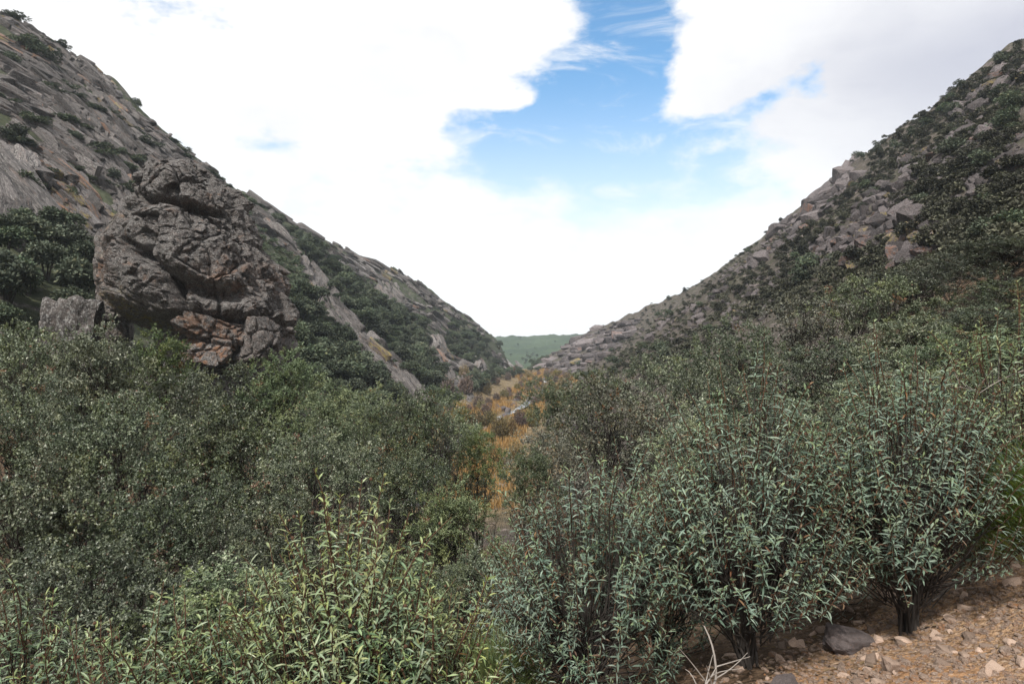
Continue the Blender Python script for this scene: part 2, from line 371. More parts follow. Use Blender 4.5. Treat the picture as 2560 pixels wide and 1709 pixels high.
# ------------------------------------------------------------------ the valley: height of the ground
# each station across the valley: left outside, left crest, upper, lower, foot, floor | floor, foot, mid, right crest, right outside
ST = [
 (-60, [(-220, 30), (-100, 8), (-40, -5), (-12, -3), (-4, -1.7), (-1.2, -1.62), (0.5, -1.6), (3, -1.5), (14, 2.5), (112, 66), (250, 150)]),
 (0,   [(-220, 30), (-100, 8), (-40, -5), (-12, -4.6), (-4, -2.8), (-1.2, -1.8), (0.5, -1.65), (3, -1.5), (14, 2.5), (112, 67), (250, 150)]),
 (5,   [(-220, 40), (-100, 14), (-40, -5), (-12, -6), (-5, -4.6), (-1.5, -3.2), (0.8, -2.6), (3, -2.05), (14, 3), (112, 67), (250, 150)]),
 (12,  [(-220, 55), (-100, 24), (-45, -1), (-22, -6.5), (-8, -7.5), (-3, -6.5), (1, -5.6), (6, -2.8), (16, 3), (112, 66), (250, 150)]),
 (25,  [(-220, 70), (-110, 32), (-55, 3), (-30, -5), (-12, -8), (-4, -10), (2, -10), (10, -5), (22, 2), (112, 65), (250, 140)]),
 (60,  [(-220, 95), (-120, 50), (-70, 14), (-40, -1), (-20, -8), (-6, -17), (3, -17), (18, -6), (45, 14), (112, 64), (220, 120)]),
 (90,  [(-220, 110), (-130, 66), (-80, 26), (-45, 3), (-28, -9), (-18, -20), (6, -20), (18, -11), (55, 19), (112, 64), (200, 110)]),
 (120, [(-220, 115), (-130, 79), (-90, 43), (-50, 9), (-28, -11), (-18, -20), (6, -20), (15, -17), (60, 21), (112, 65), (200, 95)]),
 (150, [(-240, 85), (-128, 82), (-92, 50), (-52, 14), (-24, -14), (-15, -20), (6, -20), (15, -17), (63, 22), (112, 65), (200, 80)]),
 (170, [(-240, 60), (-127, 83.6), (-95, 55), (-55, 18), (-20, -15), (-9, -20), (6, -20), (15, -17), (65, 22), (113, 63.6), (200, 70)]),
 (200, [(-240, 40), (-122, 80.7), (-92, 53), (-55, 18), (-22, -14), (-11, -20), (7, -20), (17, -17), (65, 20), (112, 60.5), (200, 50)]),
 (240, [(-240, 20), (-112.5, 63.8), (-82, 40), (-48, 11), (-20, -14), (-10, -20), (10, -20), (22, -17), (66, 16), (110, 52.6), (200, 40)]),
 (290, [(-240, 0), (-88, 48), (-64, 28), (-36, 3), (-14, -17), (-4, -20), (15, -20), (28, -17), (70, 14), (105, 42), (200, 20)]),
 (360, [(-240, -15), (-50, 32), (-36, 17), (-22, 1), (-8, -17), (1, -20), (22, -20), (34, -17), (65, 6), (95, 29), (200, 0)]),
 (430, [(-240, -20), (-25, 13.6), (-17, 5), (-9, -6), (-3, -17), (3, -20), (15, -20), (21, -16), (50, 1), (82, 20), (200, -10)]),
 (500, [(-240, -22), (-12, 3.5), (-8, -1), (-5, -8), (-1, -17), (2, -20), (12, -20), (18, -15), (45, 0), (70, 12.5), (200, -15)]),
 (560, [(-240, -22), (-60, -20), (-30, -20), (-20, -20), (-8, -21), (2, -22), (12, -22), (22, -20), (45, -12), (75, -8), (200, -20)]),
 (800, [(-400, -24), (-200, -25), (-100, -26), (-60, -26), (-20, -26), (0, -26), (12, -26), (60, -25), (120, -25), (200, -25), (500, -24)]),
 (1300, [(-900, 4), (-400, 8), (-200, 10), (-60, 9), (-20, 9), (0, 10), (60, 12), (110, 13), (160, 17), (260, 20), (900, 24)]),
 (1700, [(-900, -5), (-400, 2), (-200, 6), (-60, 6), (-20, 6), (0, 6), (60, 9), (110, 10), (160, 14), (260, 18), (900, 18)]),
 (2600, [(-1500, -30)]+[(-400+80*i, -30) for i in range(9)]+[(1500, -30)]),
]
SY = np.array([s[0] for s in ST], float)
SX = np.array([[p[0] for p in s[1]] for s in ST], float); SZ = np.array([[p[1] for p in s[1]] for s in ST], float)
RIV_Y = np.array([70, 100, 140, 180, 205, 240, 280, 322, 360, 400, 450, 500, 560.])
RIV_X = np.array([-12, -13, -12, -4.5, 1.5, 7, 13, 18, 17, 12, 7, -2, -20.])
def H(x, y):
    x = np.asarray(x, float); y = np.asarray(y, float)
    yc = np.clip(y, SY[0], SY[-1])
    kx = [np.interp(yc, SY, SX[:, i]) for i in range(11)]; kz = [np.interp(yc, SY, SZ[:, i]) for i in range(11)]
    z = np.where(x < kx[0], kz[0], kz[10])
    for i in range(10):
        t = (x-kx[i])/(kx[i+1]-kx[i])
        z = np.where((t >= 0) & (t <= 1), kz[i]+(kz[i+1]-kz[i])*t, z)
    p = np.stack([x, y, x*0], -1)
    r = np.hypot(x, y)
    up = np.clip((z+20.5)/8, 0.12, 1)*np.clip((r-45)/60, 0, 1)*np.where(r > 600, 1.6, 1)
    z = z+up*(2.6*fbm(p/26, 3, 3)+1.5*fbm(p/8.0, 3, 11)+0.5*fbm(p/2.6, 2, 23))
    near = np.clip((r-6)/10, 0, 1)*np.clip((90-r)/40, 0, 1)
    z = z+near*0.55*fbm(p/5.0, 3, 31)+np.clip((30-r)/10, 0, 1)*(0.07*fbm(p/0.8, 3, 41))
    rx = np.interp(y, RIV_Y, RIV_X)
    z = z-np.where((y > 70) & (y < 545), 1.0, 0)*1.1*np.exp(-((x-rx)/3.6)**2)
    return z
def h1(x, y): return float(H(np.array([x]), np.array([y]))[0])
_T = np.concatenate([np.geomspace(3, 60, 40), np.linspace(62.5, 560, 170), np.geomspace(568, 1900, 30)])
def cast(px, py):
    """where the line of sight through a photograph pixel meets the ground: (x, y, z) arrays, nan if it does not"""
    px = np.atleast_1d(np.asarray(px, float)); py = np.atleast_1d(np.asarray(py, float))
    u = (px-CX)/F; v = (CY-py)/F
    out = np.full((len(px), 3), np.nan)
    for s in range(0, len(px), 400):
        U, Vv = u[s:s+400, None], v[s:s+400, None]
        hit = H(U*_T, np.broadcast_to(_T, (U.shape[0], len(_T)))) > Vv*_T
        k = hit.argmax(1); ok = hit.any(1)
        lo, hi = _T[np.maximum(k-1, 0)], _T[k]
        for _ in range(6):
            md = (lo+hi)/2; b = H(U[:, 0]*md, md) > Vv[:, 0]*md
            hi = np.where(b, md, hi); lo = np.where(b, lo, md)
        d = np.where(ok, hi, np.nan)
        out[s:s+400] = np.stack([U[:, 0]*d, d, Vv[:, 0]*d], 1)
    return out

def build_ground():
    a = np.concatenate([np.linspace(-180, -52, 18)[:-1], np.linspace(-52, 52, 640), np.linspace(52, 180, 18)[1:]])
    a = np.radians(a[:-1])
    r = np.concatenate([np.geomspace(0.25, 20, 95), np.geomspace(20.6, 60, 66), np.linspace(61.4, 560, 330), np.geomspace(566, 2100, 60)])
    A, Rr = np.meshgrid(a, r); X = Rr*np.sin(A); Y = Rr*np.cos(A)
    Z = H(X, Y)
    V = np.stack([X, Y, Z], -1).reshape(-1, 3)
    nr, na = A.shape
    i = np.arange(nr-1)[:, None]*na; j = np.arange(na)[None]; k = (j+1) % na
    Q = np.stack([i+j, i+na+j, i+na+k, i+k], -1).reshape(-1, 4)[:, ::-1]
    r_ = np.hypot(X, Y)
    p = np.stack([X, Y, X*0], -1)
    # near ground: 1 on the gravel shoulder, ~0.3 leaf litter on the slope below
    edge = (X-1.0)*0.60-(Y-3.9)*0.80+0.35*fbm(p/0.9, 3, 51)
    gv = np.where(r_ < 30, 0.32+0.68*np.clip(edge/0.5+0.5, 0, 1), 0)*np.clip((55-r_)/15, 0, 1)
    gv = np.maximum(gv, np.clip((55-r_)/15, 0, 1)*0.32)
    fl = np.clip((-16.8-Z)/1.5, 0, 1)*np.clip((560-Y)/30, 0, 1)*np.clip((Y-50)/20, 0, 1)*(np.abs(X) < 60)
    gn = np.clip((Y-520)/60, 0, 1)
    rt = np.clip((X-np.interp(Y, RIV_Y, RIV_X))/10, 0, 1)
    tint = np.stack([gv, fl, gn, rt], -1).reshape(-1, 4)
    g = link('ground', mesh_np('ground', V, Q, [M['ground']], True, tint)); kind(g, 'structure')
    return g
GROUND = build_ground()

def build_river():
    y = np.linspace(85, 540, 300); x = np.interp(y, RIV_Y, RIV_X)
    ker = np.hanning(13); ker /= ker.sum(); x = np.convolve(np.pad(x, 6, 'edge'), ker, 'valid')
    w = 1.2+0.8*fbm(np.stack([y/14, y*0, y*0], -1), 2, 61)
    t = np.linspace(-1, 1, 5)
    X = x[:, None]+w[:, None]*t; Y = np.broadcast_to(y[:, None], X.shape); Z = np.full(X.shape, -20.42)
    V = np.stack([X, Y, Z], -1).reshape(-1, 3); n = 5
    i = np.arange(len(y)-1)[:, None]*n; j = np.arange(n-1)[None]
    Q = np.stack([i+j, i+j+1, i+n+j+1, i+n+j], -1).reshape(-1, 4)
    kind(link('river', mesh_np('river', V, Q, [M['water']], True)), 'structure')
build_river()

def build_far_hills():
    m, T, b, o = new_mat('distant_hills'); b.inputs['Roughness'].default_value = 1
    T.put(b, 'Base Color', T.mix(T.noise(T.new('ShaderNodeNewGeometry').outputs['Position'], 0.004, 5), (0.05, 0.08, 0.04), (0.12, 0.13, 0.08)))
    a = np.radians(np.linspace(-55, 55, 160)); r = np.array([1990, 2080, 2180, 2280, 2380, 2460, 2550])
    A, Rr = np.meshgrid(a, r); X = Rr*np.sin(A); Y = Rr*np.cos(A)
    prof = np.array([-40, -20, 0, 16, 26, 18, -30])[:, None]
    Z = prof+np.clip(prof+20, 0, 90)*0.45*fbm(np.stack([X/300, Y/300, X*0], -1), 4, 77)
    V = np.stack([X, Y, Z], -1).reshape(-1, 3); n = len(a)
    i = np.arange(len(r)-1)[:, None]*n; j = np.arange(n-1)[None]
    Q = np.stack([i+j, i+j+1, i+n+j+1, i+n+j], -1).reshape(-1, 4)
    kind(link('distant_hills', mesh_np('distant_hills', V, Q, [m], True)), 'structure')
build_far_hills()

# ------------------------------------------------------------------ rocks
def rock_mesh(name, mat, seed, cuts=5, planes=9, rough=0.06, box=0.82, tint=None):
    """an angular block about 2 units across: a cube chipped by random planes"""
    g = np.random.default_rng(seed)
    bm = bmesh.new(); bmesh.ops.create_cube(bm, size=2.0)
    if cuts: bmesh.ops.subdivide_edges(bm, edges=bm.edges[:], cuts=cuts, use_grid_fill=True)
    V = np.array([v.co[:] for v in bm.verts])
    for k in range(planes):
        n = g.normal(size=3); n /= np.linalg.norm(n); d = g.uniform(box, box+0.32)
        s = V@n; V = np.where((s > d)[:, None], V-n*(s-d)[:, None], V)
    V = V+rough*fbm(V*1.7+seed, 3, seed)[:, None]*unit(V)*2.0
    for v, c in zip(bm.verts, V): v.co = c
    me = bpy.data.meshes.new(name); bm.to_mesh(me); bm.free(); me.materials.append(mat)
    t = g.uniform(0, 1)
    a = me.attributes.new('tint', 'FLOAT_COLOR', 'POINT')
    tt = tint if tint else (t, 0.0, 0.0, 1.0)
    a.data.foreach_set('color', np.tile(np.array(tt, np.float32), len(V)))
    return me
SLABS = [rock_mesh('rock_slab', M['slab'], 100+i, cuts=5, rough=0.09) for i in range(9)]
SLABS_WARM = [rock_mesh('rock_slab_warm', M['slab'], 120+i, cuts=4, rough=0.05, tint=(0.5, 0.85, 0.0, 1)) for i in range(2)]
SLABS_YEL = [rock_mesh('rock_slab_lichen', M['slab'], 130+i, cuts=4, rough=0.05, tint=(0.5, 0.3, 1.0, 1)) for i in range(2)]
SLABR = [rock_mesh('rock_block', M['slab_right'], 140+i, cuts=3, rough=0.06) for i in range(7)]
SLABR_WARM = [rock_mesh('rock_block_warm', M['slab_right'], 160+i, cuts=3, rough=0.06, tint=(0.5, 0.9, 0.0, 1)) for i in range(2)]
SLABR_YEL = [rock_mesh('rock_block_lichen', M['slab_right'], 170+i, cuts=3, rough=0.06, tint=(0.5, 0.3, 1.0, 1)) for i in range(2)]

def frame(a, n):
    """rotation with x along a and z close to n"""
    a = unit(np.asarray(a, float)); n = np.asarray(n, float); y = unit(np.cross(n, a)); z = np.cross(a, y)
    return Matrix(np.array([a, y, z]).T.tolist())
def normals(x, y, e=2.0):
    return unit(np.stack([H(x-e, y)-H(x+e, y), H(x, y-e)-H(x, y+e), x*0+2*e], -1))
def place(name, me, root, c, rot, sc):
    m = Matrix.Translation(Vector(c)-root.location) @ rot.to_4x4() @ Matrix.Diagonal((*sc, 1))
    return link(name, me, root, mat=m)
def rib(label, pts, half, n, size, meshes, cat='rock outcrop', group=None, along=None, part='slab', jit=0.08, sink=0.0, lift=1.35, ratio=(2.9, 0.75, 0.6), pl=0.95, small=0.25, nearer=False):
    """rock rib: bedded slabs along a line on the hillside, given as photograph points found on the ground"""
    P = np.array(pts, float)
    seg = np.linalg.norm(np.diff(P, axis=0), axis=1); cum = np.concatenate([[0], np.cumsum(seg)])
    t = np.sort(rng.uniform(0, cum[-1], n)); q = np.stack([np.interp(t, cum, P[:, 0]), np.interp(t, cum, P[:, 1])], 1)
    i = np.clip(np.searchsorted(cum, t)-1, 0, len(P)-2); d = (P[i+1]-P[i])/seg[i][:, None]
    nrm = np.stack([-d[:, 1], d[:, 0]], 1)
    q = q+nrm*rng.uniform(-half, half, n)[:, None]
    W = cast(q[:, 0], q[:, 1]); W2 = cast(q[:, 0]+d[:, 0]*14, q[:, 1]+d[:, 1]*14)
    ok = ~np.isnan(W[:, 0]) & ~np.isnan(W2[:, 0]) & (W[:, 1] < 700)
    W, W2 = W[ok], W2[ok]
    if not len(W): return None
    c0 = W.mean(0); c0[2] = h1(c0[0], c0[1])
    root = link(label[0], None, loc=c0); tag(root, label[1], cat, group)
    NN = normals(W[:, 0], W[:, 1]); todo = []
    for w, w2, n0 in zip(W, W2, NN):
        a = along if along is not None else w2-w
        if np.linalg.norm(a) > 30 or np.linalg.norm(a) < 0.1: a = np.array([0.7, -0.1, -0.65])
        a = unit(np.array(a))+rng.normal(size=3)*jit
        nn = n0+rng.normal(size=3)*jit
        s = size*min(rng.lognormal(0, 0.36), 2.0)*(1 if rng.random() > small else 0.5); lf = 1 if rng.random() > 0.15 else 1.7
        if nearer: s *= min(1.1, max(0.55, w[1]/135))
        sc = (s*ratio[0]*rng.uniform(0.6, 1.35), s*ratio[1]*rng.uniform(0.7, 1.3), s*ratio[2]*lift*lf*rng.uniform(0.7, 1.3))
        todo.append((s, w-nn*sink*s, frame(a, nn), sc, rng.random(), int(rng.integers(1000))))
    todo.sort(key=lambda t: -t[0])
    VV, QQ, TT, nv = [], [], [], 0
    for q, (s, c, rot, sc, k, m) in enumerate(todo):
        st = 0 if k < pl else (1 if k < pl+(1-pl)*0.6 else 2)
        if q < 285:
            place(part, meshes[st][m % len(meshes[st])], root, c, rot, sc); continue
        v, f = LOW[m % len(LOW)]
        VV.append((v*np.array(sc))@np.array(rot).T+(np.array(c)-c0)); QQ.append(f+nv); nv += len(v)
        TT.append(np.tile(np.array([[0.5, (0, 0.85, 0.3)[st], (0, 0, 1)[st]]]), (len(v), 1)))
    if VV: kind(link('broken_slabs', mesh_np('broken_slabs', np.vstack(VV), np.vstack(QQ), [meshes[0][0].materials[0]], False, np.vstack(TT)), root), 'stuff')
    return root
def low_rock(seed):
    me = rock_mesh('low_rock', M['slab'], seed, cuts=2, rough=0.08)
    v = np.empty(len(me.vertices)*3, np.float32); me.vertices.foreach_get('co', v)
    q = np.array([list(p.vertices) for p in me.polygons]); bpy.data.meshes.remove(me)
    return v.reshape(-1, 3).astype(float), q
LOW = [low_rock(180+i) for i in range(9)]
LM = (SLABS, SLABS_WARM, SLABS_YEL); RM = (SLABR, SLABR_WARM, SLABR_YEL)

RIBS = [
 (('rock_outcrop', 'long pale rock rib running down the left slope to the treetops'), [(761, 655), (836, 771), (912, 861), (1002, 941), (1055, 1015)], 20, 270, 0.8),
 (('rock_outcrop', 'short stepped rock rib above the bushes near the valley floor'), [(1080, 840), (1113, 896), (1172, 930)], 16, 100, 0.9),
 (('rock_outcrop', 'low grey slab rib beside the dark oaks at the slope foot'), [(1073, 883), (1135, 950), (1175, 1000)], 13, 80, 0.85),
 (('rock_outcrop', 'broad grey slab rib below the skyline of the left ridge'), [(823, 620), (890, 664), (957, 704), (1002, 762), (1069, 790), (1109, 820)], 22, 280, 0.95),
 (('rock_outcrop', 'jagged rock crest along the lower left skyline'), [(840, 607), (912, 645), (993, 688), (1073, 746), (1149, 790), (1212, 838)], 11, 200, 1.0),
 (('rock_outcrop', 'small ochre stained slab patch right of the big boulder'), [(640, 545), (690, 590), (740, 632)], 22, 50, 1.15),
 (('rock_outcrop', 'thin pale rock fin near the far end of left slope'), [(1228, 878), (1274, 922)], 8, 22, 1.6),
 (('rock_outcrop', 'tiny rock fin farthest along the left slope'), [(1278, 888), (1306, 922)], 5, 12, 1.4),
 (('rock_outcrop', 'rounded knob of rock above the bare riverside bushes'), [(1200, 905), (1214, 935)], 10, 12, 1.6),
 (('rock_outcrop', 'rocky skyline crest just right of the boulder top'), [(650, 500), (720, 545), (790, 585)], 9, 40, 1.5),
]
for lb, pts, half, n, size in RIBS: rib(lb, pts, half, n, size, LM)
# the bedded cliff behind the boulder, in layers that run down to the lower right
CLIFF = [
 ('top bedded layer of the cliff along the upper left skyline', [(20, 40), (130, 115), (240, 205), (330, 310), (430, 385), (560, 470)], 30, 850, 0.66),
 ('second grey layer of the cliff under its skyline crest', [(0, 130), (110, 190), (230, 290), (330, 390), (420, 450)], 38, 850, 0.62),
 ('broad fissured layer in the middle of the left cliff', [(0, 230), (110, 290), (210, 370), (300, 450), (340, 520)], 48, 850, 0.58),
 ('lowest cliff layer with yellow lichen above the dark overhang', [(0, 340), (90, 420), (170, 490), (250, 580), (290, 650)], 48, 850, 0.55),
]
for lb, pts, half, n, size in CLIFF:
    rib(('cliff_layer', lb), pts, half, n, size, LM if 'lichen' not in lb else (SLABS, SLABS_WARM, SLABS_YEL), cat='cliff', group='layers of the left cliff', lift=1.6, jit=0.09, pl=0.95 if 'lichen' not in lb else 0.8, small=0.5)
rib(('cliff_layer', 'dark rock band at left edge under the cliff overhang'), [(0, 430), (60, 520), (30, 600)], 45, 40, 1.5, LM, cat='cliff', group='layers of the left cliff')
# right hillside
RIGHT = [
 ('grey rock pinnacle standing on the right skyline', [(2150, 425), (2090, 470), (2020, 540), (1960, 600)], 26, 130, 1.1),
 ('broken cliff patch stained with yellow lichen on the right slope', [(2110, 640), (2190, 585), (2280, 535), (2340, 590), (2290, 625), (2230, 640)], 34, 290, 0.85),
 ('rusty tilted crag high at the right edge', [(2560, 380), (2480, 440), (2420, 480), (2440, 520)], 30, 150, 0.65),
 ('pale block line below the pinnacle on the right slope', [(2240, 470), (2180, 540), (2110, 600), (2040, 640)], 36, 240, 0.6),
 ('small outcrop on the lower right skyline', [(2000, 560), (1900, 640), (1800, 700)], 18, 90, 0.6),
 ('scattered pale slabs low on the right slope above the trees', [(1960, 770), (1840, 800), (1720, 820), (1600, 850)], 26, 90, 0.65),
 ('reddish crag on the upper right skyline', [(2560, 160), (2470, 230), (2390, 290)], 26, 120, 0.7),
 ('low broken band across the middle of the right slope', [(1980, 690), (1860, 730), (1740, 775), (1640, 800)], 22, 70, 0.65),
 ('loose block field high on the right slope', [(2540, 300), (2440, 360), (2330, 420), (2260, 440)], 50, 260, 0.6),
]
for lb, pts, half, n, size in RIGHT:
    rib(('rock_outcrop', lb), pts, half, n, size, RM, part='block', jit=0.3, sink=0.25, small=0.45, nearer=True, ratio=(1.5, 1.05, 0.85), pl=0.94 if 'lichen' not in lb else 0.66, along=(-0.55, -0.5, 0.35) if 'pinnacle' not in lb else (-0.3, -0.2, 0.8))
PIN = link('rock_pinnacle', None, loc=(103, 236, h1(103, 236))); tag(PIN, 'jagged grey rock tower breaking the right skyline', 'rock')
for k, (px, py, sx, sz) in enumerate([(2060, 500, 3.0, 4.5), (2098, 462, 2.6, 4.5), (2022, 545, 2.6, 4.0), (2135, 432, 2.2, 4.0), (1992, 580, 2.4, 3.0), (2080, 540, 3.4, 4.0), (2120, 490, 3.0, 3.6), (2045, 580, 3.0, 3.4), (2150, 470, 2.4, 2.6), (1962, 605, 1.8, 2.4), (2085, 480, 2.4, 3.2), (2040, 540, 2.4, 3.0)]):
    d = 236.0; sx, sz = sx*1.35, sz*1.35; c = np.array([(px-CX)/F*d, d+rng.uniform(-2, 2), (CY-py+12)/F*d])
    place('crag', SLABR[k % 7], PIN, c, frame(np.array([0.5, 0.2, 0.75])+rng.normal(size=3)*0.15, np.array([-0.6, -0.2, 0.6])), (sz, sx, sx*0.8))
rib(('lichen_face', 'bright yellow lichen face in the broken cliff on the right slope'), [(2225, 625), (2270, 600), (2310, 575)], 18, 26, 0.95, (SLABR_YEL, SLABR_WARM, SLABR_YEL), part='block', jit=0.25, sink=-0.2, small=0.3, nearer=True, ratio=(1.3, 1.0, 0.9), along=(-0.55, -0.5, 0.35), pl=0.7)
rib(('lichen_face', 'yellow and rusty lichen face low in the left cliff'), [(70, 410), (130, 470), (180, 520)], 24, 40, 0.55, (SLABS_YEL, SLABS_WARM, SLABS), cat='cliff', sink=-0.5, pl=0.45, ratio=(1.6, 0.9, 0.8))
# layered spur far down the valley
for k, (x0, y0, x1, y1) in enumerate([(1440, 832, 1600, 806), (1420, 850, 1600, 822), (1400, 868, 1580, 842), (1385, 886, 1560, 862), (1370, 902, 1530, 882), (1360, 918, 1500, 902), (1372, 936, 1470, 922)]):
    names = ['topmost', 'second', 'third', 'fourth', 'fifth', 'sixth', 'lowest']
    rib(('rock_ledge', names[k]+' ledge of the layered rock spur across the valley end'), [(x0, y0), ((x0+x1)/2, (y0+y1)/2-2), (x1, y1)], 5, 34, 1.25, RM, cat='rock ledge',
        group='ledges of the layered spur', part='slab', along=(0.9, 0.15, 0.12), jit=0.08, ratio=(2.8, 1.3, 0.65))
# pale river rocks at the foot of the right slope
rib(('rock_outcrop', 'pale rubble heap beside the river below the right slope'), [(1370, 1040), (1420, 1060), (1480, 1050)], 25, 50, 0.8, RM, part='block', jit=0.5, ratio=(1.2, 1, 0.8), along=(0.5, 0.3, 0.1))

# the big boulder
def build_boulder():
    D0, S = 62.0, 62.0/F
    prof = [(396, 413, 488, 2.0), (410, 385, 505, 3.2), (425, 362, 520, 4.2), (453, 327, 547, 5.4), (488, 314, 576, 6.2), (520, 318, 590, 6.5), (534, 322, 597, 6.2), (552, 306, 602, 6.7), (574, 298, 610, 7.2),
            (631, 291, 648, 8.0), (689, 286, 677, 8.4), (746, 287, 706, 8.3), (780, 300, 724, 7.9), (800, 318, 727, 6.6), (818, 350, 712, 5.0), (840, 372, 700, 4.2), (870, 372, 712, 4.4), (900, 366, 716, 4.8), (990, 340, 725, 5.5)]
    pr = np.array(prof, float)
    nh, na = 300, 340
    hz = np.linspace(396.5, 990, nh)
    Lx = np.interp(hz, pr[:, 0], pr[:, 1]); Rx = np.interp(hz, pr[:, 0], pr[:, 2]); dep = np.interp(hz, pr[:, 0], pr[:, 3])
    th = np.linspace(0, 2*PI, na, endpoint=False)
    TH, HZ = np.meshgrid(th, hz)
    cx = ((Lx+Rx)/2-CX)*S; rx = (Rx-Lx)/2*S-0.55
    c, s = np.cos(TH), np.sin(TH)
    e = 0.8                                        # squarish plan
    X = cx[:, None]+rx[:, None]*np.sign(c)*np.abs(c)**e
    Yp = D0+2.0+dep[:, None]*np.sign(s)*np.abs(s)**e
    Z = (CY-HZ)*S
    P = np.stack([X, Yp, Z], -1)
    out = np.stack([c*0.8, s, np.zeros_like(c)+0.15], -1); out = unit(out)
    q = P+0.9*np.stack([fbm(P/3.0, 2, 201), fbm(P/3.0, 2, 202), fbm(P/3.0, 2, 203)], -1)
    f1, f2, cid, tl1 = worley(q*np.array([0.26, 0.26, 0.21]), 5, True)
    g1, g2, cid2, tl2 = worley(q*np.array([0.72, 0.72, 0.6])+7.7, 8, True); _a, _b, cid3, tl3 = worley(P*np.array([1.9, 1.9, 1.7])+3.3, 15, True)
    d = 0.9*fbm(P/6.0, 3, 210)+0.6*(cid-0.5)+2.3*tl1+0.30*(cid2-0.5)+0.85*tl2+0.12*(cid3-0.5)+0.45*tl3+0.22*fbm(P/0.9, 4, 214, 0.6)-0.4*np.exp(-((f2-f1)/0.05)**2)-0.12*np.exp(-((g2-g1)/0.06)**2)
    # open cracks and hollows seen on the face (photograph points on the near side)
    front = np.clip(-s*1.6, 0, 1)
    px = CX+X/S; py = HZ
    wob = 6*fbm(P/1.5, 3, 230)
    def crack(pts, wid, depth):
        pts = np.array(pts, float); best = np.full(X.shape, 1e9)
        for a, b in zip(pts[:-1], pts[1:]):
            ab = b-a; t = np.clip(((px-a[0])*ab[0]+(py-a[1])*ab[1])/(ab@ab), 0, 1)
            best = np.minimum(best, np.hypot(px-a[0]-t*ab[0]+wob, py-a[1]-t*ab[1]+wob))
        return -depth*np.exp(-(best/wid)**2)*front
    d = d+crack([(392, 505), (420, 520), (470, 522), (520, 530), (575, 545)], 8, 1.7)
    d = d+crack([(300, 560), (315, 585), (330, 545)], 9, 1.4)
    d = d+crack([(395, 622), (440, 650), (500, 692), (520, 720), (545, 790), (575, 845)], 9, 1.6)
    d = d+crack([(520, 720), (580, 735), (640, 745)], 17, 1.9)
    d = d+crack([(400, 800), (440, 815), (480, 840), (470, 870)], 24, 2.6)
    d = d+crack([(330, 470), (370, 500), (385, 560)], 8, 1.0)
    d = d+crack([(450, 640), (420, 650), (400, 645)], 10, 1.0)
    d = d+crack([(590, 845), (650, 828), (715, 800)], 10, 2.4)
    fade = np.clip((HZ-396)/25, 0.15, 1)
    P = P+out*(d*fade)[..., None]
    V = P.reshape(-1, 3)
    i = np.arange(nh-1)[:, None]*na; j = np.arange(na)[None]; k = (j+1) % na
    Q = np.stack([i+j, i+na+j, i+na+k, i+k], -1).reshape(-1, 4)
    top = V[:na].mean(0)+np.array([0, 0, 0.3]); V = np.vstack([V, top])
    tri = np.stack([np.full(na, len(V)-1), np.arange(na), (np.arange(na)+1) % na, np.full(na, len(V)-1)], 1)
    # iron staining low on the left flank and under the overhang, yellow lichen by the foot
    iron = np.exp(-(((px-315)/45)**2+((py-690)/70)**2))*0.9+np.exp(-(((px-520)/120)**2+((py-850)/40)**2))*0.8+np.exp(-(((px-620)/50)**2+((py-700)/40)**2))*0.6+np.exp(-(((px-480)/60)**2+((py-527)/8)**2))*0.7
    yl = np.exp(-(((px-390)/30)**2+((py-790)/45)**2))*0.9+np.exp(-(((px-330)/25)**2+((py-770)/35)**2))*0.6
    tint = np.stack([cid, np.clip(iron, 0, 1), np.clip(yl, 0, 1)*front], -1).reshape(-1, 3)
    tint = np.vstack([tint, tint[:1]])
    base = np.array([-28.5, 64, h1(-28.5, 64)])
    root = link('boulder', None, loc=base); tag(root, 'huge dark weathered boulder rising above the treetops on the left', 'boulder')
    link('main_block', mesh_np('boulder_block', V-base, np.vstack([Q, tri[:0]]), [M['boulder']], False, tint), root)
    # flank pieces: chipped blocks with finer relief
    def lump(name, px, py, d, sx, sy, sz, seed, rz=0.0, ry=0.0, g=(0.5, 0.2, 0.1)):
        b = bmesh.new(); bmesh.ops.create_cube(b, size=2.0); bmesh.ops.subdivide_edges(b, edges=b.edges[:], cuts=34, use_grid_fill=True)
        W = np.array([v.co[:] for v in b.verts]); fs = np.array([[v.index for v in f.verts] for f in b.faces]); b.free()
        gg = np.random.default_rng(seed)
        for _ in range(14):
            n = gg.normal(size=3); n /= np.linalg.norm(n); dd = gg.uniform(0.8, 1.1); s_ = W@n; W = np.where((s_ > dd)[:, None], W-n*(s_-dd)[:, None], W)
        W = W*np.array([sx, sy, sz]); u = unit(W)
        f1, f2, ci = worley(W*0.7+seed, seed); 
        W = W+u*(0.5*(ci-0.5)-0.35*np.exp(-((f2-f1)/0.08)**2)+0.4*fbm(W/1.3+seed, 4, seed)+0.12*fbm(W/0.4, 3, seed+1))[:, None]
        rot = np.array(Matrix.Rotation(rz, 3, 'Z') @ Matrix.Rotation(ry, 3, 'Y')); W = W@rot.T
        c = np.array([(px-CX)/F*d, d, (CY-py)/F*d])
        link(name, mesh_np(name, W+c-base, fs, [M['boulder']], False, np.tile(np.array(g), (len(W), 1))), root)
    lump('buttress', 285, 720, 67, 1.5, 3.0, 5.2, 301, 0.3, -0.16, (0.4, 0.15, 0.1))
    lump('buttress', 312, 590, 68, 1.8, 3, 3.2, 302, 0.2, 0.5, (0.5, 0.1, 0.1))
    lump('foot_block', 540, 835, 58.5, 3.3, 2.4, 1.2, 303, 0.4, 0.25, (0.6, 0.6, 0.0))
    lump('foot_block', 520, 880, 57.5, 2.4, 2.0, 0.9, 304, -0.3, 0.2, (0.6, 0.95, 0.0))
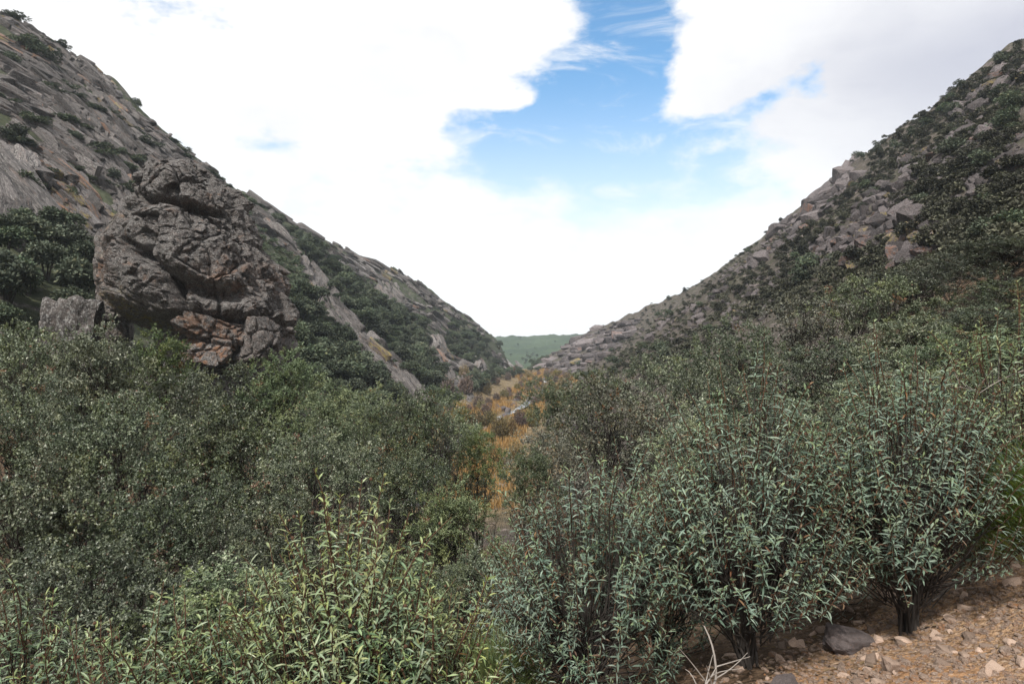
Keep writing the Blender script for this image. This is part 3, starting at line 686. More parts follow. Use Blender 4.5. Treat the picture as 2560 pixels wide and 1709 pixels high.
    lump('foot_block', 655, 870, 60.0, 1.9, 2.6, 2.6, 305, 0.1, 0.0, (0.3, 0.1, 0.0))
build_boulder()
def solo_rock(name, label, px, py, d, size, mat, seed, rot=(0, 0, 0), zoff=0.0, cuts=14, rough=0.09, box=0.82):
    me = rock_mesh(name, mat, seed, cuts=cuts, planes=12, rough=rough, box=box)
    x, y = (px-CX)/F*d, d
    o = link(name, me, loc=(x, y, h1(x, y)+zoff), rot=rot, scale=size); tag(o, label, 'rock'); return o
solo_rock('flat_rock', 'flat topped pale grey rock left of the boulder foot', 182, 800, 60, (2.0, 1.7, 3.2), M['boulder'], 401, (0.05, 0.08, 0.3), 2.7, 26, 0.16, 1.12)

# ------------------------------------------------------------------ trees
def oak_proto(name, seed, height=6.0, width=5.0, clumps=330, twigs=10, per=14, leaf=0.060, sparse=1.0):
    """evergreen oak: several stems, spreading limbs, leaf sprays on a lobed crown"""
    g = np.random.default_rng(seed)
    tb = Tubes(); P, Dv, N, L, W, C = [], [], [], [], [], []
    nl = 9
    lob = []
    for k in range(nl):
        a = k*2.4+g.uniform(-0.5, 0.5); rr = width*0.5*g.uniform(0.22, 0.62) if k else 0
        zc = height*(0.80-0.42*(rr/(width*0.5))**1.2*g.uniform(0.5, 1.5)) if k < 6 else height*g.uniform(0.22, 0.45)
        if k >= 6: rr = width*0.5*g.uniform(0.5, 0.75)
        lob.append((np.array([rr*math.cos(a), rr*math.sin(a), zc]), width*g.uniform(0.155, 0.235), height*g.uniform(0.12, 0.19)))
    stems = [np.array([g.uniform(-0.35, 0.35), g.uniform(-0.35, 0.35), -0.3]) for _ in range(3)]
    limbs = []
    for k, (c, rl, hl) in enumerate(lob):
        s = stems[k % 3]
        mid = np.array([c[0]*0.35, c[1]*0.35, c[2]*0.45])
        pts = np.vstack([curve(s, mid, g.normal(size=3)*0.15, 5), curve(mid, c-np.array([0, 0, hl*0.1]), np.array([c[0], c[1], 0])*0.12+g.normal(size=3)*0.25, 7)[1:]])
        tb.add(pts, np.linspace(0.085, 0.014, len(pts))*g.uniform(0.8, 1.25)*(height/6), 6); limbs.append(pts)
    ncl = clumps
    which = g.integers(0, nl, ncl); lobe_tone = g.uniform(-0.15, 0.15, nl)
    for q in range(ncl):
        c, rl, hl = lob[which[q]]
        v = g.normal(size=3); v /= np.linalg.norm(v); v[2] = v[2]*0.9+0.15
        ctr = c+v*np.array([rl, rl, hl])*g.uniform(0.55, 1.12)
        if ctr[2] < 0.25: ctr[2] = 0.25+g.uniform(0, 0.3)
        lp = limbs[which[q]]; st = lp[g.integers(6, len(lp))]
        pts = curve(st, ctr, g.normal(size=3)*0.12, 5)
        tb.add(pts, np.linspace(0.013, 0.004, 5), 3)
        outw = unit(ctr-c)*0.9+np.array([0, 0, 0.25])
        young = g.uniform(0, 1)**4*0.5; base = g.uniform(-0.3, 0.22)+lobe_tone[which[q]]; dry = g.random() < 0.012
        for t in range(twigs):
            dv = unit(outw+g.normal(size=3)*0.85); ln = g.uniform(0.14, 0.34)
            n = per; s = g.uniform(0.15, 1, n)
            pos = ctr+g.normal(size=3)*0.07+dv*(s*ln)[:, None]
            ld = dv*0.45+unit(g.normal(size=(n, 3)))*0.9+np.array([0, 0, 0.15])
            P.append(pos); Dv.append(ld); N.append(np.array([0, 0, 1.0])+g.normal(size=(n, 3))*0.55)
            ll = leaf*g.uniform(0.7, 1.35, n); L.append(ll); W.append(ll*g.uniform(0.26, 0.36, n))
            C.append(np.stack([np.clip(g.uniform(0, 1, n)+base, 0, 1), np.clip(young*g.uniform(0.3, 1.5, n), 0, 1), (g.random(n) < (0.7 if dry else 0.012))*0.9], 1))
    V, Q, T = leaves_mesh(np.vstack(P), np.vstack(Dv), np.vstack(N), np.concatenate(L), np.concatenate(W), np.vstack(C))
    return tb.mesh(name+'_trunk', M['bark']), mesh_np(name+'_crown', V, Q, [M['oak_leaf']], False, T)
OAKS = [oak_proto('oak', 11, 6, 5.2, 290), oak_proto('oak', 12, 6, 4.6, 270), oak_proto('oak', 13, 6, 5.6, 310), oak_proto('oak_thin', 14, 6, 4.4, 210, twigs=6)]

M['green_leaf'] = leaf_mat('green_leaf', (0.036, 0.056, 0.026), (0.100, 0.138, 0.062), (0.22, 0.27, 0.15), (0.22, 0.24, 0.08), spec=0.4, rough=0.45, trans=0.2, objvar=0.2)
M['grey_leaf'] = leaf_mat('grey_leaf', (0.045, 0.048, 0.036), (0.115, 0.118, 0.092), (0.26, 0.26, 0.21), (0.17, 0.15, 0.075), spec=0.35, rough=0.5, trans=0.1, objvar=0.25)
for src, mt in ((1, 'green_leaf'), (3, 'grey_leaf')):
    me = OAKS[src][1].copy(); me.materials[0] = M[mt]; OAKS.append((OAKS[src][0], me))
def oak(px, top, d, wpx, label, var=None, group='evergreen oaks on the slope below the road', hmin=2.0):
    x, y = (px-CX)/F*d, d
    g = h1(x, y); ztop = (CY-top)/F*d
    hgt = max(hmin, (ztop-g)*1.07)
    k = var if var is not None else random.randrange(3)
    wid = wpx/F*d
    base_w = (5.2, 4.6, 5.6, 4.4, 4.6, 4.4)[k]
    s = wid/base_w*1.05; zs = hgt/6.0; cz = min(zs, s*1.08)
    r = link('oak_tree', None, loc=(x, y, g-0.05), rot=(0, 0, random.uniform(0, 6.28)), scale=(s, s, s))
    tag(r, label, 'tree', group)
    link('trunk', OAKS[k][0], r, scale=(1, 1, zs/s)); link('crown', OAKS[k][1], r, loc=(0, 0, (hgt-6.0*cz)/s), scale=(1, 1, cz/s))
    return r
NEAR_OAKS = [
 (1125, 1040, 19, 220, 'oak hiding the river bend left of the gap', 0),
 (1035, 995, 17, 230, 'oak between the slim forked oak and the thicket left of it', 1),
 (1405, 955, 17, 240, 'round oak left of the open forked oak, right of the gap', 2),
 (1325, 1130, 12, 190, 'small oak bush closing the bottom right of the orange gap', 1),
 (2180, 930, 14, 380, 'oak filling the slope behind the right rockrose top', 1),
 (2510, 690, 25, 380, 'upper oak at right edge above the leggy rockrose', 0),
 (2440, 840, 15, 380, 'oak above the grey-green rockrose at right', 2),
 (60, 800, 24, 420, 'grey-green oak at left edge with its top just under the cliff', 0),
 (235, 815, 22, 400, 'oak crown left of the boulder in front of the flat rock', 1),
 (400, 830, 30, 300, 'oak directly under the boulder foot with yellow-green top', 4),
 (560, 905, 25, 380, 'wide oak crown below the orange soil patch under the boulder', 0),
 (715, 885, 24, 300, 'rounded oak right of the boulder foot, pale leaf tips', 4),
 (830, 960, 22, 300, 'oak in front of the lower end of the long rock rib', 4),
 (930, 985, 18, 260, 'oak left of the slim dark forked oak', 2),
 (1085, 985, 16, 240, 'slim dark forked oak with bare limbs beside the orange gap', 3),
 (1195, 1085, 17, 150, 'small bright green oak left of the orange gap', 4),
 (40, 960, 14, 460, 'broad oak filling the left edge at mid height', 2),
 (300, 985, 15, 460, 'broad oak below the flat rock with dark inner limbs', 0),
 (560, 1010, 15, 420, 'broad oak in the middle of the left thicket', 1),
 (790, 1060, 14, 400, 'broad oak above the yellow-tipped rockrose', 0),
 (985, 1120, 12.5, 330, 'oak above and right of the yellow-tipped rockrose', 2),
 (1130, 1210, 11.5, 300, 'lower oak just under the small bright green oak', 4),
 (120, 1140, 9.5, 560, 'dark oak at lower left edge above the front rockroses', 1),
 (420, 1180, 9.5, 560, 'dark oak with pale withered sprays in the lower left thicket', 2),
 (700, 1230, 9.0, 480, 'dark oak behind the yellow-tipped rockrose', 0),
 (230, 1330, 7.4, 600, 'lowest dark oak bush in the left corner thicket', 0),
 (560, 1400, 7.2, 560, 'lowest dark oak bush behind the front rockroses', 1),
 (960, 1380, 8.2, 420, 'oak bush in shade right of the yellow-tipped rockrose', 4),
 (1180, 1420, 8.5, 260, 'low oak bush above the dark green broom in the dip', 1),
 (1530, 945, 14, 400, 'open oak with a dark forked trunk right of the orange gap', 5),
 (1370, 1080, 13, 260, 'thin leaved oak on the right rim of the orange gap', 5),
 (1660, 985, 15, 300, 'oak behind the top of the largest rockrose', 5),
 (1480, 1180, 10.5, 420, 'oak bush above the left one of the blue-green rockroses', 5),
 (1700, 870, 24, 330, 'oak at the left end of the right hand wood', 0),
 (1480, 930, 26, 260, 'small oak by the pale rubble at the slope foot', 3),
 (1850, 800, 26, 360, 'oak in the right hand wood below the pale slabs', 2),
 (2010, 740, 28, 360, 'tall oak in the right hand wood left of the lichen crag', 5),
 (2170, 680, 29, 360, 'tall oak in the right hand wood under the lichen crag', 0),
 (2330, 640, 30, 380, 'tall oak in the right hand wood right of the lichen crag', 2),
 (2500, 590, 32, 400, 'topmost oak of the right hand wood at right edge', 1),
 (1880, 900, 17, 420, 'oak behind the two largest rockroses', 2),
 (2080, 840, 18, 440, 'oak above the gap between the two largest rockroses', 0),
 (2280, 790, 19, 440, 'oak behind the right rockrose', 1),
 (2470, 760, 20, 420, 'oak behind the leggy rockrose at right edge', 2),
 (1760, 1000, 12, 360, 'oak seen through the tips of the largest rockrose', 1),
 (2050, 980, 12, 420, 'shaded oak right behind the largest rockrose', 2),
 (2330, 930, 12.5, 440, 'shaded oak between right rockrose and broom', 0),
]
for a in NEAR_OAKS: oak(*a[:5], var=a[5])

def far_tree_proto(name, seed, n, mat, w=5.5, h=5.0, fs=0.34, lobes=7, trunk=True):
    """a crown of leaf sprays for trees far up the slope"""
    g = np.random.default_rng(seed)
    cs = []
    for k in range(lobes):
        a = g.uniform(0, 6.28); rr = w*0.5*g.uniform(0.1, 0.62)
        cs.append((np.array([rr*math.cos(a), rr*math.sin(a), h*g.uniform(0.38, 0.74)]), w*g.uniform(0.17, 0.27), h*g.uniform(0.18, 0.28)))
    wh = g.integers(0, lobes, n)
    c = np.array([cs[k][0] for k in wh]); rl = np.array([cs[k][1] for k in wh]); hl = np.array([cs[k][2] for k in wh])
    v = unit(g.normal(size=(n, 3))); v[:, 2] = np.abs(v[:, 2])*0.95-0.25*(g.random(n) < 0.4)
    p = c+v*np.stack([rl, rl, hl], 1)*g.uniform(0.6, 1.08, n)[:, None]
    L = fs*g.uniform(0.6, 1.4, n)
    tint = np.stack([np.clip(g.uniform(0, 1, n)*0.8+0.1*g.normal(size=n)+0.1, 0, 1), g.random(n)**6*0.6, np.zeros(n)], 1)
    V, Q, T = leaves_mesh(p, v+g.normal(size=(n, 3))*0.7, np.array([0, 0, 1.0])+g.normal(size=(n, 3))*0.5, L, L*0.36, tint)
    mi = np.zeros(len(Q)); mats = [mat]
    if trunk:
        tb = Tubes()
        for c_, _, _ in cs[:5]:
            pt = curve((0, 0, -0.6), c_, g.normal(size=3)*0.2, 5); tb.add(pt, np.linspace(0.16, 0.04, 5)*w/5.5, 4)
        V2, Q2 = np.vstack(tb.V), np.vstack(tb.Q)
        T = np.vstack([T, np.zeros((len(V2), 3))]); Q = np.vstack([Q, Q2+len(V)]); V = np.vstack([V, V2]); mi = np.concatenate([mi, np.ones(len(Q2))]); mats = [mat, M['bark']]
    return mesh_np(name, V, Q, mats, False, T, mi)
FAR_OAKS = [far_tree_proto('hill_oak', 500+i, 2600, M['oak_far'], fs=0.36) for i in range(5)]
SCRUBS = [far_tree_proto('hill_scrub', 520+i, 800, M['scrub'], w=2.2, h=1.7, fs=0.17, lobes=5, trunk=False) for i in range(4)]
GREEN_SCRUBS = [far_tree_proto('hill_shrub', 530+i, 900, M['oak_far'], w=2.6, h=2.0, fs=0.19, lobes=5, trunk=False) for i in range(3)]

def inside(poly, x, y):
    r = np.zeros(len(x), bool); n = len(poly)
    for i in range(n):
        (x0, y0), (x1, y1) = poly[i], poly[(i+1) % n]
        c = ((y0 > y) != (y1 > y)) & (x < (x1-x0)*(y-y0)/((y1-y0) or 1e-9)+x0)
        r ^= c
    return r
def scatter(poly, n, gap, avoid=(), away=16, dmax=900):
    """ground points seen inside a patch of the photograph, at least gap metres apart"""
    pa = np.array(poly, float); lo, hi = pa.min(0), pa.max(0)
    x = rng.uniform(lo[0], hi[0], n*14); y = rng.uniform(lo[1], hi[1], n*14)
    k = inside(poly, x, y)
    for pts in avoid:
        for (a, b) in zip(pts[:-1], pts[1:]):
            a = np.array(a, float); ab = np.array(b, float)-a
            t = np.clip(((x-a[0])*ab[0]+(y-a[1])*ab[1])/(ab@ab), 0, 1)
            k &= np.hypot(x-a[0]-t*ab[0], y-a[1]-t*ab[1]) > away
    x, y = x[k][:n*3], y[k][:n*3]
    W = cast(x, y); W = W[~np.isnan(W[:, 0])]
    got = []
    for w in W:
        if w[1] > dmax: continue
        if all((w[0]-q[0])**2+(w[1]-q[1])**2 > gap*gap for q in got): got.append(w)
        if len(got) >= n: break
    return got
ribl = [r[1] for r in RIBS]
ZONES = [
 ('oak below the long rock rib', 'oaks below the long rock rib', [(700, 720), (760, 730), (830, 830), (910, 920), (1000, 1000), (1060, 1050), (900, 1050), (720, 930), (690, 800)], 75, 3.0, 1.0),
 ('oak in the belt between the rock ribs', 'oak belt between the rock ribs', [(680, 560), (790, 610), (900, 720), (1010, 790), (1080, 830), (1080, 880), (1150, 1010), (1070, 1000), (1000, 925), (910, 840), (830, 730), (760, 640), (700, 620)], 140, 3.3, 1.05),
 ('dark oak on the crest right of the boulder', 'oaks on the crest by the boulder', [(480, 412), (620, 505), (700, 555), (820, 625), (830, 650), (740, 600), (640, 540), (560, 480)], 45, 2.6, 0.6),
 ('bluish oak at the far foot of the left slope', 'oaks at the far foot of the left slope', [(1110, 825), (1150, 805), (1230, 855), (1300, 880), (1370, 900), (1345, 935), (1230, 960), (1170, 1000), (1120, 930), (1120, 860)], 85, 3.2, 1.0),
 ('leafy oak in the grove below the cliff', 'grove below the cliff', [(0, 560), (120, 580), (225, 670), (235, 830), (0, 830)], 34, 2.8, 0.9),
]
for lb, gp, poly, n, gap, sc in ZONES:
    W = scatter(poly, n, gap, ribl, 17); zm = sorted(w[2] for w in W)[len(W)//2]; lo, hi = min(w[1] for w in W), max(w[1] for w in W)
    for w in W:
        s = sc*rng.uniform(0.65, 1.3)
        o = link('oak_tree', FAR_OAKS[rng.integers(5)], loc=(w[0], w[1], w[2]-0.3), rot=(0, 0, rng.uniform(0, 6.28)), scale=(s*rng.uniform(0.9, 1.2), s*rng.uniform(0.9, 1.2), s*rng.uniform(0.8, 1.15)))
        q = (w[1]-lo)/(hi-lo+1e-6)
        size = 'small' if s < sc*0.85 else ('large' if s > sc*1.1 else 'middling')
        tag(o, size+' '+lb+(', upper side' if w[2] > zm else ', lower side')+(', near end' if q < 0.33 else ', far end' if q > 0.66 else ', midway along'), 'tree', gp)
CLIFF_SHRUBS = [(30, 55, 1.2), (60, 130, 1.5), (110, 150, 1.3), (30, 165, 1.3), (150, 120, 1.0), (170, 315, 1.3), (100, 330, 1.1), (250, 290, 1.0), (275, 285, 0.8), (345, 270, 0.9), (260, 400, 1.3), (180, 345, 0.9), (420, 350, 1.0), (460, 390, 1.0), (130, 235, 0.8), (330, 330, 0.8), (10, 470, 1.4), (50, 500, 1.2)]
CLIFF_SHRUBS += [(rng.uniform(0, 480), rng.uniform(60, 520), rng.uniform(0.6, 1.2)) for _ in range(26)]
for w, s in zip(cast([c[0] for c in CLIFF_SHRUBS], [c[1] for c in CLIFF_SHRUBS]), CLIFF_SHRUBS):
    if np.isnan(w[0]): continue
    for e in range(2):
        x, y = w[0]+rng.uniform(-1.5, 1.5), w[1]+rng.uniform(-1.5, 1.5)
        o = link('cliff_shrub', GREEN_SCRUBS[rng.integers(3)], loc=(x, y, h1(x, y)-0.15), rot=(0, 0, rng.uniform(0, 6)), scale=(s[2]*rng.uniform(1.2, 2.0), s[2]*rng.uniform(1.2, 2.0), s[2]*rng.uniform(0.9, 1.4)))
        tag(o, ('large' if s[2] > 1.15 else 'small' if s[2] < 0.85 else 'middling')+' dark shrub clinging to the left cliff, '+('near its skyline' if s[1] < 0.8*s[0]+130 else 'in its middle layers' if s[1] < 0.8*s[0]+260 else 'in its lowest layers')+(' at left edge' if s[0] < 120 else ' by the boulder' if s[0] > 300 else ''), 'shrub', 'shrubs on the left cliff')
# right hillside scrub
RPOLY_UP = [(2560, 100), (2365, 240), (2140, 395), (2060, 480), (1960, 565), (2000, 700), (2300, 640), (2560, 600)]
RPOLY_LO = [(1960, 550), (1800, 660), (1580, 770), (1500, 805), (1480, 890), (1560, 930), (1700, 900), (1950, 780), (2060, 700)]
RPOLY_FOOT = [(1380, 960), (1480, 880), (1600, 860), (1780, 850), (1700, 960), (1450, 1040)]
ravoid = [r[1] for r in RIGHT[:6]]
SHORT = ['skyline pinnacle', 'lichen crag', 'rusty edge crag', 'pale block line', 'lower skyline outcrop', 'pale slabs', 'upper reddish crag', 'broken band', 'block field']
def nearest(w):
    p = np.array([CX+w[0]/w[1]*F, CY-w[2]/w[1]*F]); d = [min(np.hypot(*(p-np.array(q))) for q in r[1]) for r in RIGHT]
    return ', by the '+SHORT[int(np.argmin(d))]
for poly, n, gap, lb, gp in [(RPOLY_FOOT, 45, 1.4, 'shrub at the right slope foot', 'shrubs at the foot of the right slope'),
                             (RPOLY_UP, 170, 1.5, 'shrub high on the right slope', 'shrubs high on the right slope'),
                             (RPOLY_LO, 85, 2.0, 'shrub on the lower right slope', 'shrubs low on the right slope')]:
    for w in scatter(poly, n, gap, ravoid, 20):
        green = rng.random() < (0.7 if 'foot' in gp else 0.22)
        me = GREEN_SCRUBS[rng.integers(3)] if green else SCRUBS[rng.integers(4)]
        sz = rng.uniform(0.7, 1.7); o = link('hill_shrub', me, loc=(w[0], w[1], w[2]-0.1), rot=(0, 0, rng.uniform(0, 6)), scale=sz)
        tag(o, ('small ' if sz < 1.0 else 'big ' if sz > 1.4 else 'mid-sized ')+('green ' if green else 'grey-brown ')+lb+nearest(w), 'shrub', gp)
def mass(name, me_list, pts, smin, smax, label, mat, sink=0.1):
    VV, QQ, TT, n = [], [], [], 0
    data = []
    for me in me_list:
        v = np.empty(len(me.vertices)*3, np.float32); me.vertices.foreach_get('co', v)
        q = np.empty(len(me.loops), np.int32); me.loops.foreach_get('vertex_index', q)
        t = np.empty(len(me.vertices)*4, np.float32); me.attributes['tint'].data.foreach_get('color', t)
        data.append((v.reshape(-1, 3), q.reshape(-1, 4), t.reshape(-1, 4)))
    for w in pts:
        v, q, t = data[rng.integers(len(data))]
        a = rng.uniform(0, 6.28); s = rng.uniform(smin, smax); c, s_ = math.cos(a), math.sin(a)
        rot = np.array([[c, -s_, 0], [s_, c, 0], [0, 0, rng.uniform(0.7, 1.1)]])
        VV.append(v@rot.T*s+np.array([w[0], w[1], w[2]-sink])); QQ.append(q+n); n += len(v)
        tt = t.copy(); tt[:, 0] = np.clip(tt[:, 0]+rng.uniform(-0.3, 0.3), 0, 1); TT.append(tt)
    o = link(name, mesh_np(name, np.vstack(VV), np.vstack(QQ), [mat], False, np.vstack(TT)))
    o['label'] = label; o['category'] = 'undergrowth'; kind(o, 'stuff'); return o
SMALL = [far_tree_proto('low_scrub', 540+i, 260, M['scrub'], w=2.0, h=1.2, fs=0.24, lobes=4, trunk=False) for i in range(3)]
mass('undergrowth', SMALL, scatter(RPOLY_UP, 720, 0.8, [r[1] for r in RIGHT[:4]], 24)+scatter(RPOLY_LO, 560, 1.0)+scatter(RPOLY_FOOT, 160, 0.8)+scatter([(1900, 740), (2050, 660), (2350, 590), (2560, 560), (2560, 640), (2300, 720), (1950, 800)], 220, 0.8, [RIGHT[1][1]], 48), 0.6, 1.3, 'low dry scrub covering the ground of the right slope', M['scrub'])
mass('undergrowth', SMALL, scatter([(480, 420), (830, 640), (1120, 830), (1300, 890), (1300, 930), (1100, 1020), (700, 900), (690, 700)], 850, 1.1, ribl, 12), 0.7, 1.6, 'low dark scrub between the oaks of the left slope', M['oak_far'])

# ------------------------------------------------------------------ valley floor
def twig_bush_proto(name, seed, mat, n=1500, w=4.0, h=4.5, fine=0.55):
    g = np.random.default_rng(seed)
    a = g.uniform(0, 6.28, n); rr = w*0.5*np.sqrt(g.random(n)); top = h*np.sqrt(np.clip(1-(rr/(w*0.52))**2, 0.08, 1))*g.uniform(0.55, 1.0, n)
    z = top*g.uniform(0.15, 0.95, n)
    p = np.stack([rr*np.cos(a)*(0.55+0.45*z/h), rr*np.sin(a)*(0.55+0.45*z/h), z], 1)
    d = np.stack([np.cos(a)*0.35, np.sin(a)*0.35, np.ones(n)], 1)+g.normal(size=(n, 3))*0.35
    L = fine*g.uniform(0.5, 1.4, n)
    t = np.stack([g.random(n), g.random(n)**3*0.7, np.zeros(n)], 1)
    V, Q, T = leaves_mesh(p, d, g.normal(size=(n, 3)), L, L*0.09+0.03, t)
    return mesh_np(name, V, Q, [mat], False, T)
WILLOW = {'orange': [twig_bush_proto('willow', 600+i, M['willow']) for i in range(2)], 'olive': [twig_bush_proto('willow_olive', 610+i, M['willow_olive']) for i in range(2)], 'bare': [twig_bush_proto('bare_willow', 620+i, M['bare_twig']) for i in range(2)]}
FLOOR_BUSHES = [
 (1120, 990, 'bare', 1.5, 'mauve bare bush at the slope foot left of the river'), (1165, 985, 'bare', 1.7, 'tall mauve bare tree beside the dark oaks'), (1160, 945, 'orange', 1.5, 'tall rusty willow behind the bare bushes'),
 (1190, 965, 'orange', 1.3, 'rusty willow standing left of the river bend'), (1215, 985, 'orange', 1.4, 'dark orange willow at the left river bank'), (1240, 960, 'bare', 1.2, 'brown bare bush at the left bank upstream'),
 (1290, 930, 'bare', 1.5, 'purplish bare tree where the river vanishes'), (1270, 950, 'bare', 1.2, 'dim bare bush left of the far river bend'), (1335, 915, 'orange', 1.1, 'small orange tree at the far valley end'),
 (1150, 1075, 'olive', 1.5, 'olive round willow clump left of the orange reeds'), (1195, 1080, 'olive', 1.5, 'olive willow clump touching the orange reeds'), (1225, 1070, 'olive', 1.2, 'small olive willow right behind the round clump'),
 (1115, 1085, 'olive', 1.3, 'leftmost olive willow clump above the oaks'), (1330, 1065, 'olive', 1.3, 'olive willow on the near right bank'), (1300, 1060, 'olive', 1.0, 'low olive willow at the white rapids'), (1345, 1010, 'olive', 1.1, 'yellowish willow right of the rapids'),
 (1370, 985, 'orange', 1.4, 'tall orange willow at the right bank'), (1390, 1000, 'orange', 1.4, 'rusty willow below the right slope foot'), (1405, 975, 'orange', 1.3, 'brown orange willow under the layered spur'), (1380, 950, 'olive', 1.0, 'small yellow willow by the far water'),
 (1250, 1100, 'orange', 1.3, 'orange willow in the middle of the gap'), (1275, 1090, 'orange', 1.0, 'small orange willow right of the gap middle'),
 (1240, 1160, 'orange', 1.0, 'orange bush low in the gap between the oaks'), (1290, 1150, 'orange', 0.9, 'reddish bush at the right rim of the gap'),
]
for w, fb in zip(cast([f[0] for f in FLOOR_BUSHES], [f[1] for f in FLOOR_BUSHES]), FLOOR_BUSHES):
    me = WILLOW[fb[2]][rng.integers(2)]
    if np.isnan(w[0]): continue
    o = link('willow_bush', me, loc=(w[0], w[1], h1(w[0], w[1])-0.1), rot=(0, 0, rng.uniform(0, 6)), scale=fb[3]*rng.uniform(0.9, 1.1)); tag(o, fb[4], 'bush', 'willows along the river')
yb = rng.uniform(150, 420, 400); sd_ = rng.choice([-1, 1], 400); xb = np.interp(yb, RIV_Y, RIV_X)+sd_*rng.uniform(2.5, 13, 400); zb = H(xb, yb); got = []
for x, y, z, sgn in zip(xb, yb, zb, sd_):
    if z > -16.5 or len(got) >= 85 or any((x-a)**2+(y-b)**2 < 7 for a, b in got): continue
    got.append((x, y)); kd = ['orange', 'olive', 'bare', 'bare'][rng.integers(4)]; s = rng.uniform(0.45, 1.15)
    word = {'orange': 'rust orange', 'olive': 'olive yellow', 'bare': 'mauve brown leafless'}[kd]
    tag(link('willow_bush', WILLOW[kd][rng.integers(2)], loc=(x, y, z-0.1), rot=(0, 0, rng.uniform(0, 6)), scale=(s*1.1, s*1.1, s)),
        ('low ' if s < 0.8 else 'tall ')+word+' willow on the '+('left' if sgn < 0 else 'right')+' bank, '+('upstream' if y > 300 else 'midway' if y > 220 else 'near')+' stretch', 'bush', 'willow scrub on the river banks')
def grass_mesh(name, pts, hgt, mat, per=9, wid=0.05, spread=0.5):
    n = len(pts)*per
    b = np.repeat(np.array(pts)[:, :2], per, 0)+rng.normal(size=(n, 2))*spread
    z = H(b[:, 0], b[:, 1])
    p = np.stack([b[:, 0], b[:, 1], z-0.02], 1)
    d = np.array([0, 0, 1.0])+rng.normal(size=(n, 3))*0.22
    L = hgt*rng.uniform(0.5, 1.3, n); t = np.stack([rng.random(n), rng.random(n)**2*0.8, np.zeros(n)], 1)
    V, Q, T = leaves_mesh(p, d, rng.normal(size=(n, 3)), L, np.full(n, wid)*rng.uniform(0.6, 1.4, n), t)
    return mesh_np(name, V, Q, [mat], False, T)
yy = rng.uniform(75, 430, 5200); xx = np.interp(yy, RIV_Y, RIV_X)+rng.uniform(-13, 13, len(yy))
ok = (np.abs(xx-np.interp(yy, RIV_Y, RIV_X)) > 3.0) & (H(xx, yy) < -17.5) & (fbm(np.stack([xx/9, yy/9, xx*0], -1), 3, 71) > -0.25)
o = link('dry_reeds', grass_mesh('dry_reeds', np.stack([xx, yy], 1)[ok], 1.5, M['dry_grass'], 9, 0.09, 0.6)); o['label'] = 'orange dry reeds and grass along the river bed'; o['category'] = 'reeds'; kind(o, 'stuff')
# rocks in the river bed
RIVROCK = [rock_mesh('river_rock', M['slab_right'], 700+i, cuts=3, planes=10) for i in range(4)]
for k in range(70):
    y = rng.uniform(150, 380); x = float(np.interp(y, RIV_Y, RIV_X))+rng.choice([-1, 1])*rng.uniform(1.0, 6)
    link('stone', RIVROCK[rng.integers(4)], GROUND, loc=(x, y, max(h1(x, y), -20.4)), rot=rng.uniform(0, 3, 3), scale=rng.uniform(0.35, 1.3, 3)*0.9)
# scattered trees on the far green hill
for k in range(24):
    y = rng.uniform(700, 1320); x = rng.uniform(-0.03, 0.17)*y
    s = rng.uniform(0.5, 1.0)
    tag(link('oak_tree', FAR_OAKS[k % 5], loc=(x, y, h1(x, y)-0.3), rot=(0, 0, k), scale=s), 'tiny distant tree on the green hill closing the valley', 'tree', 'trees on the far green hill')

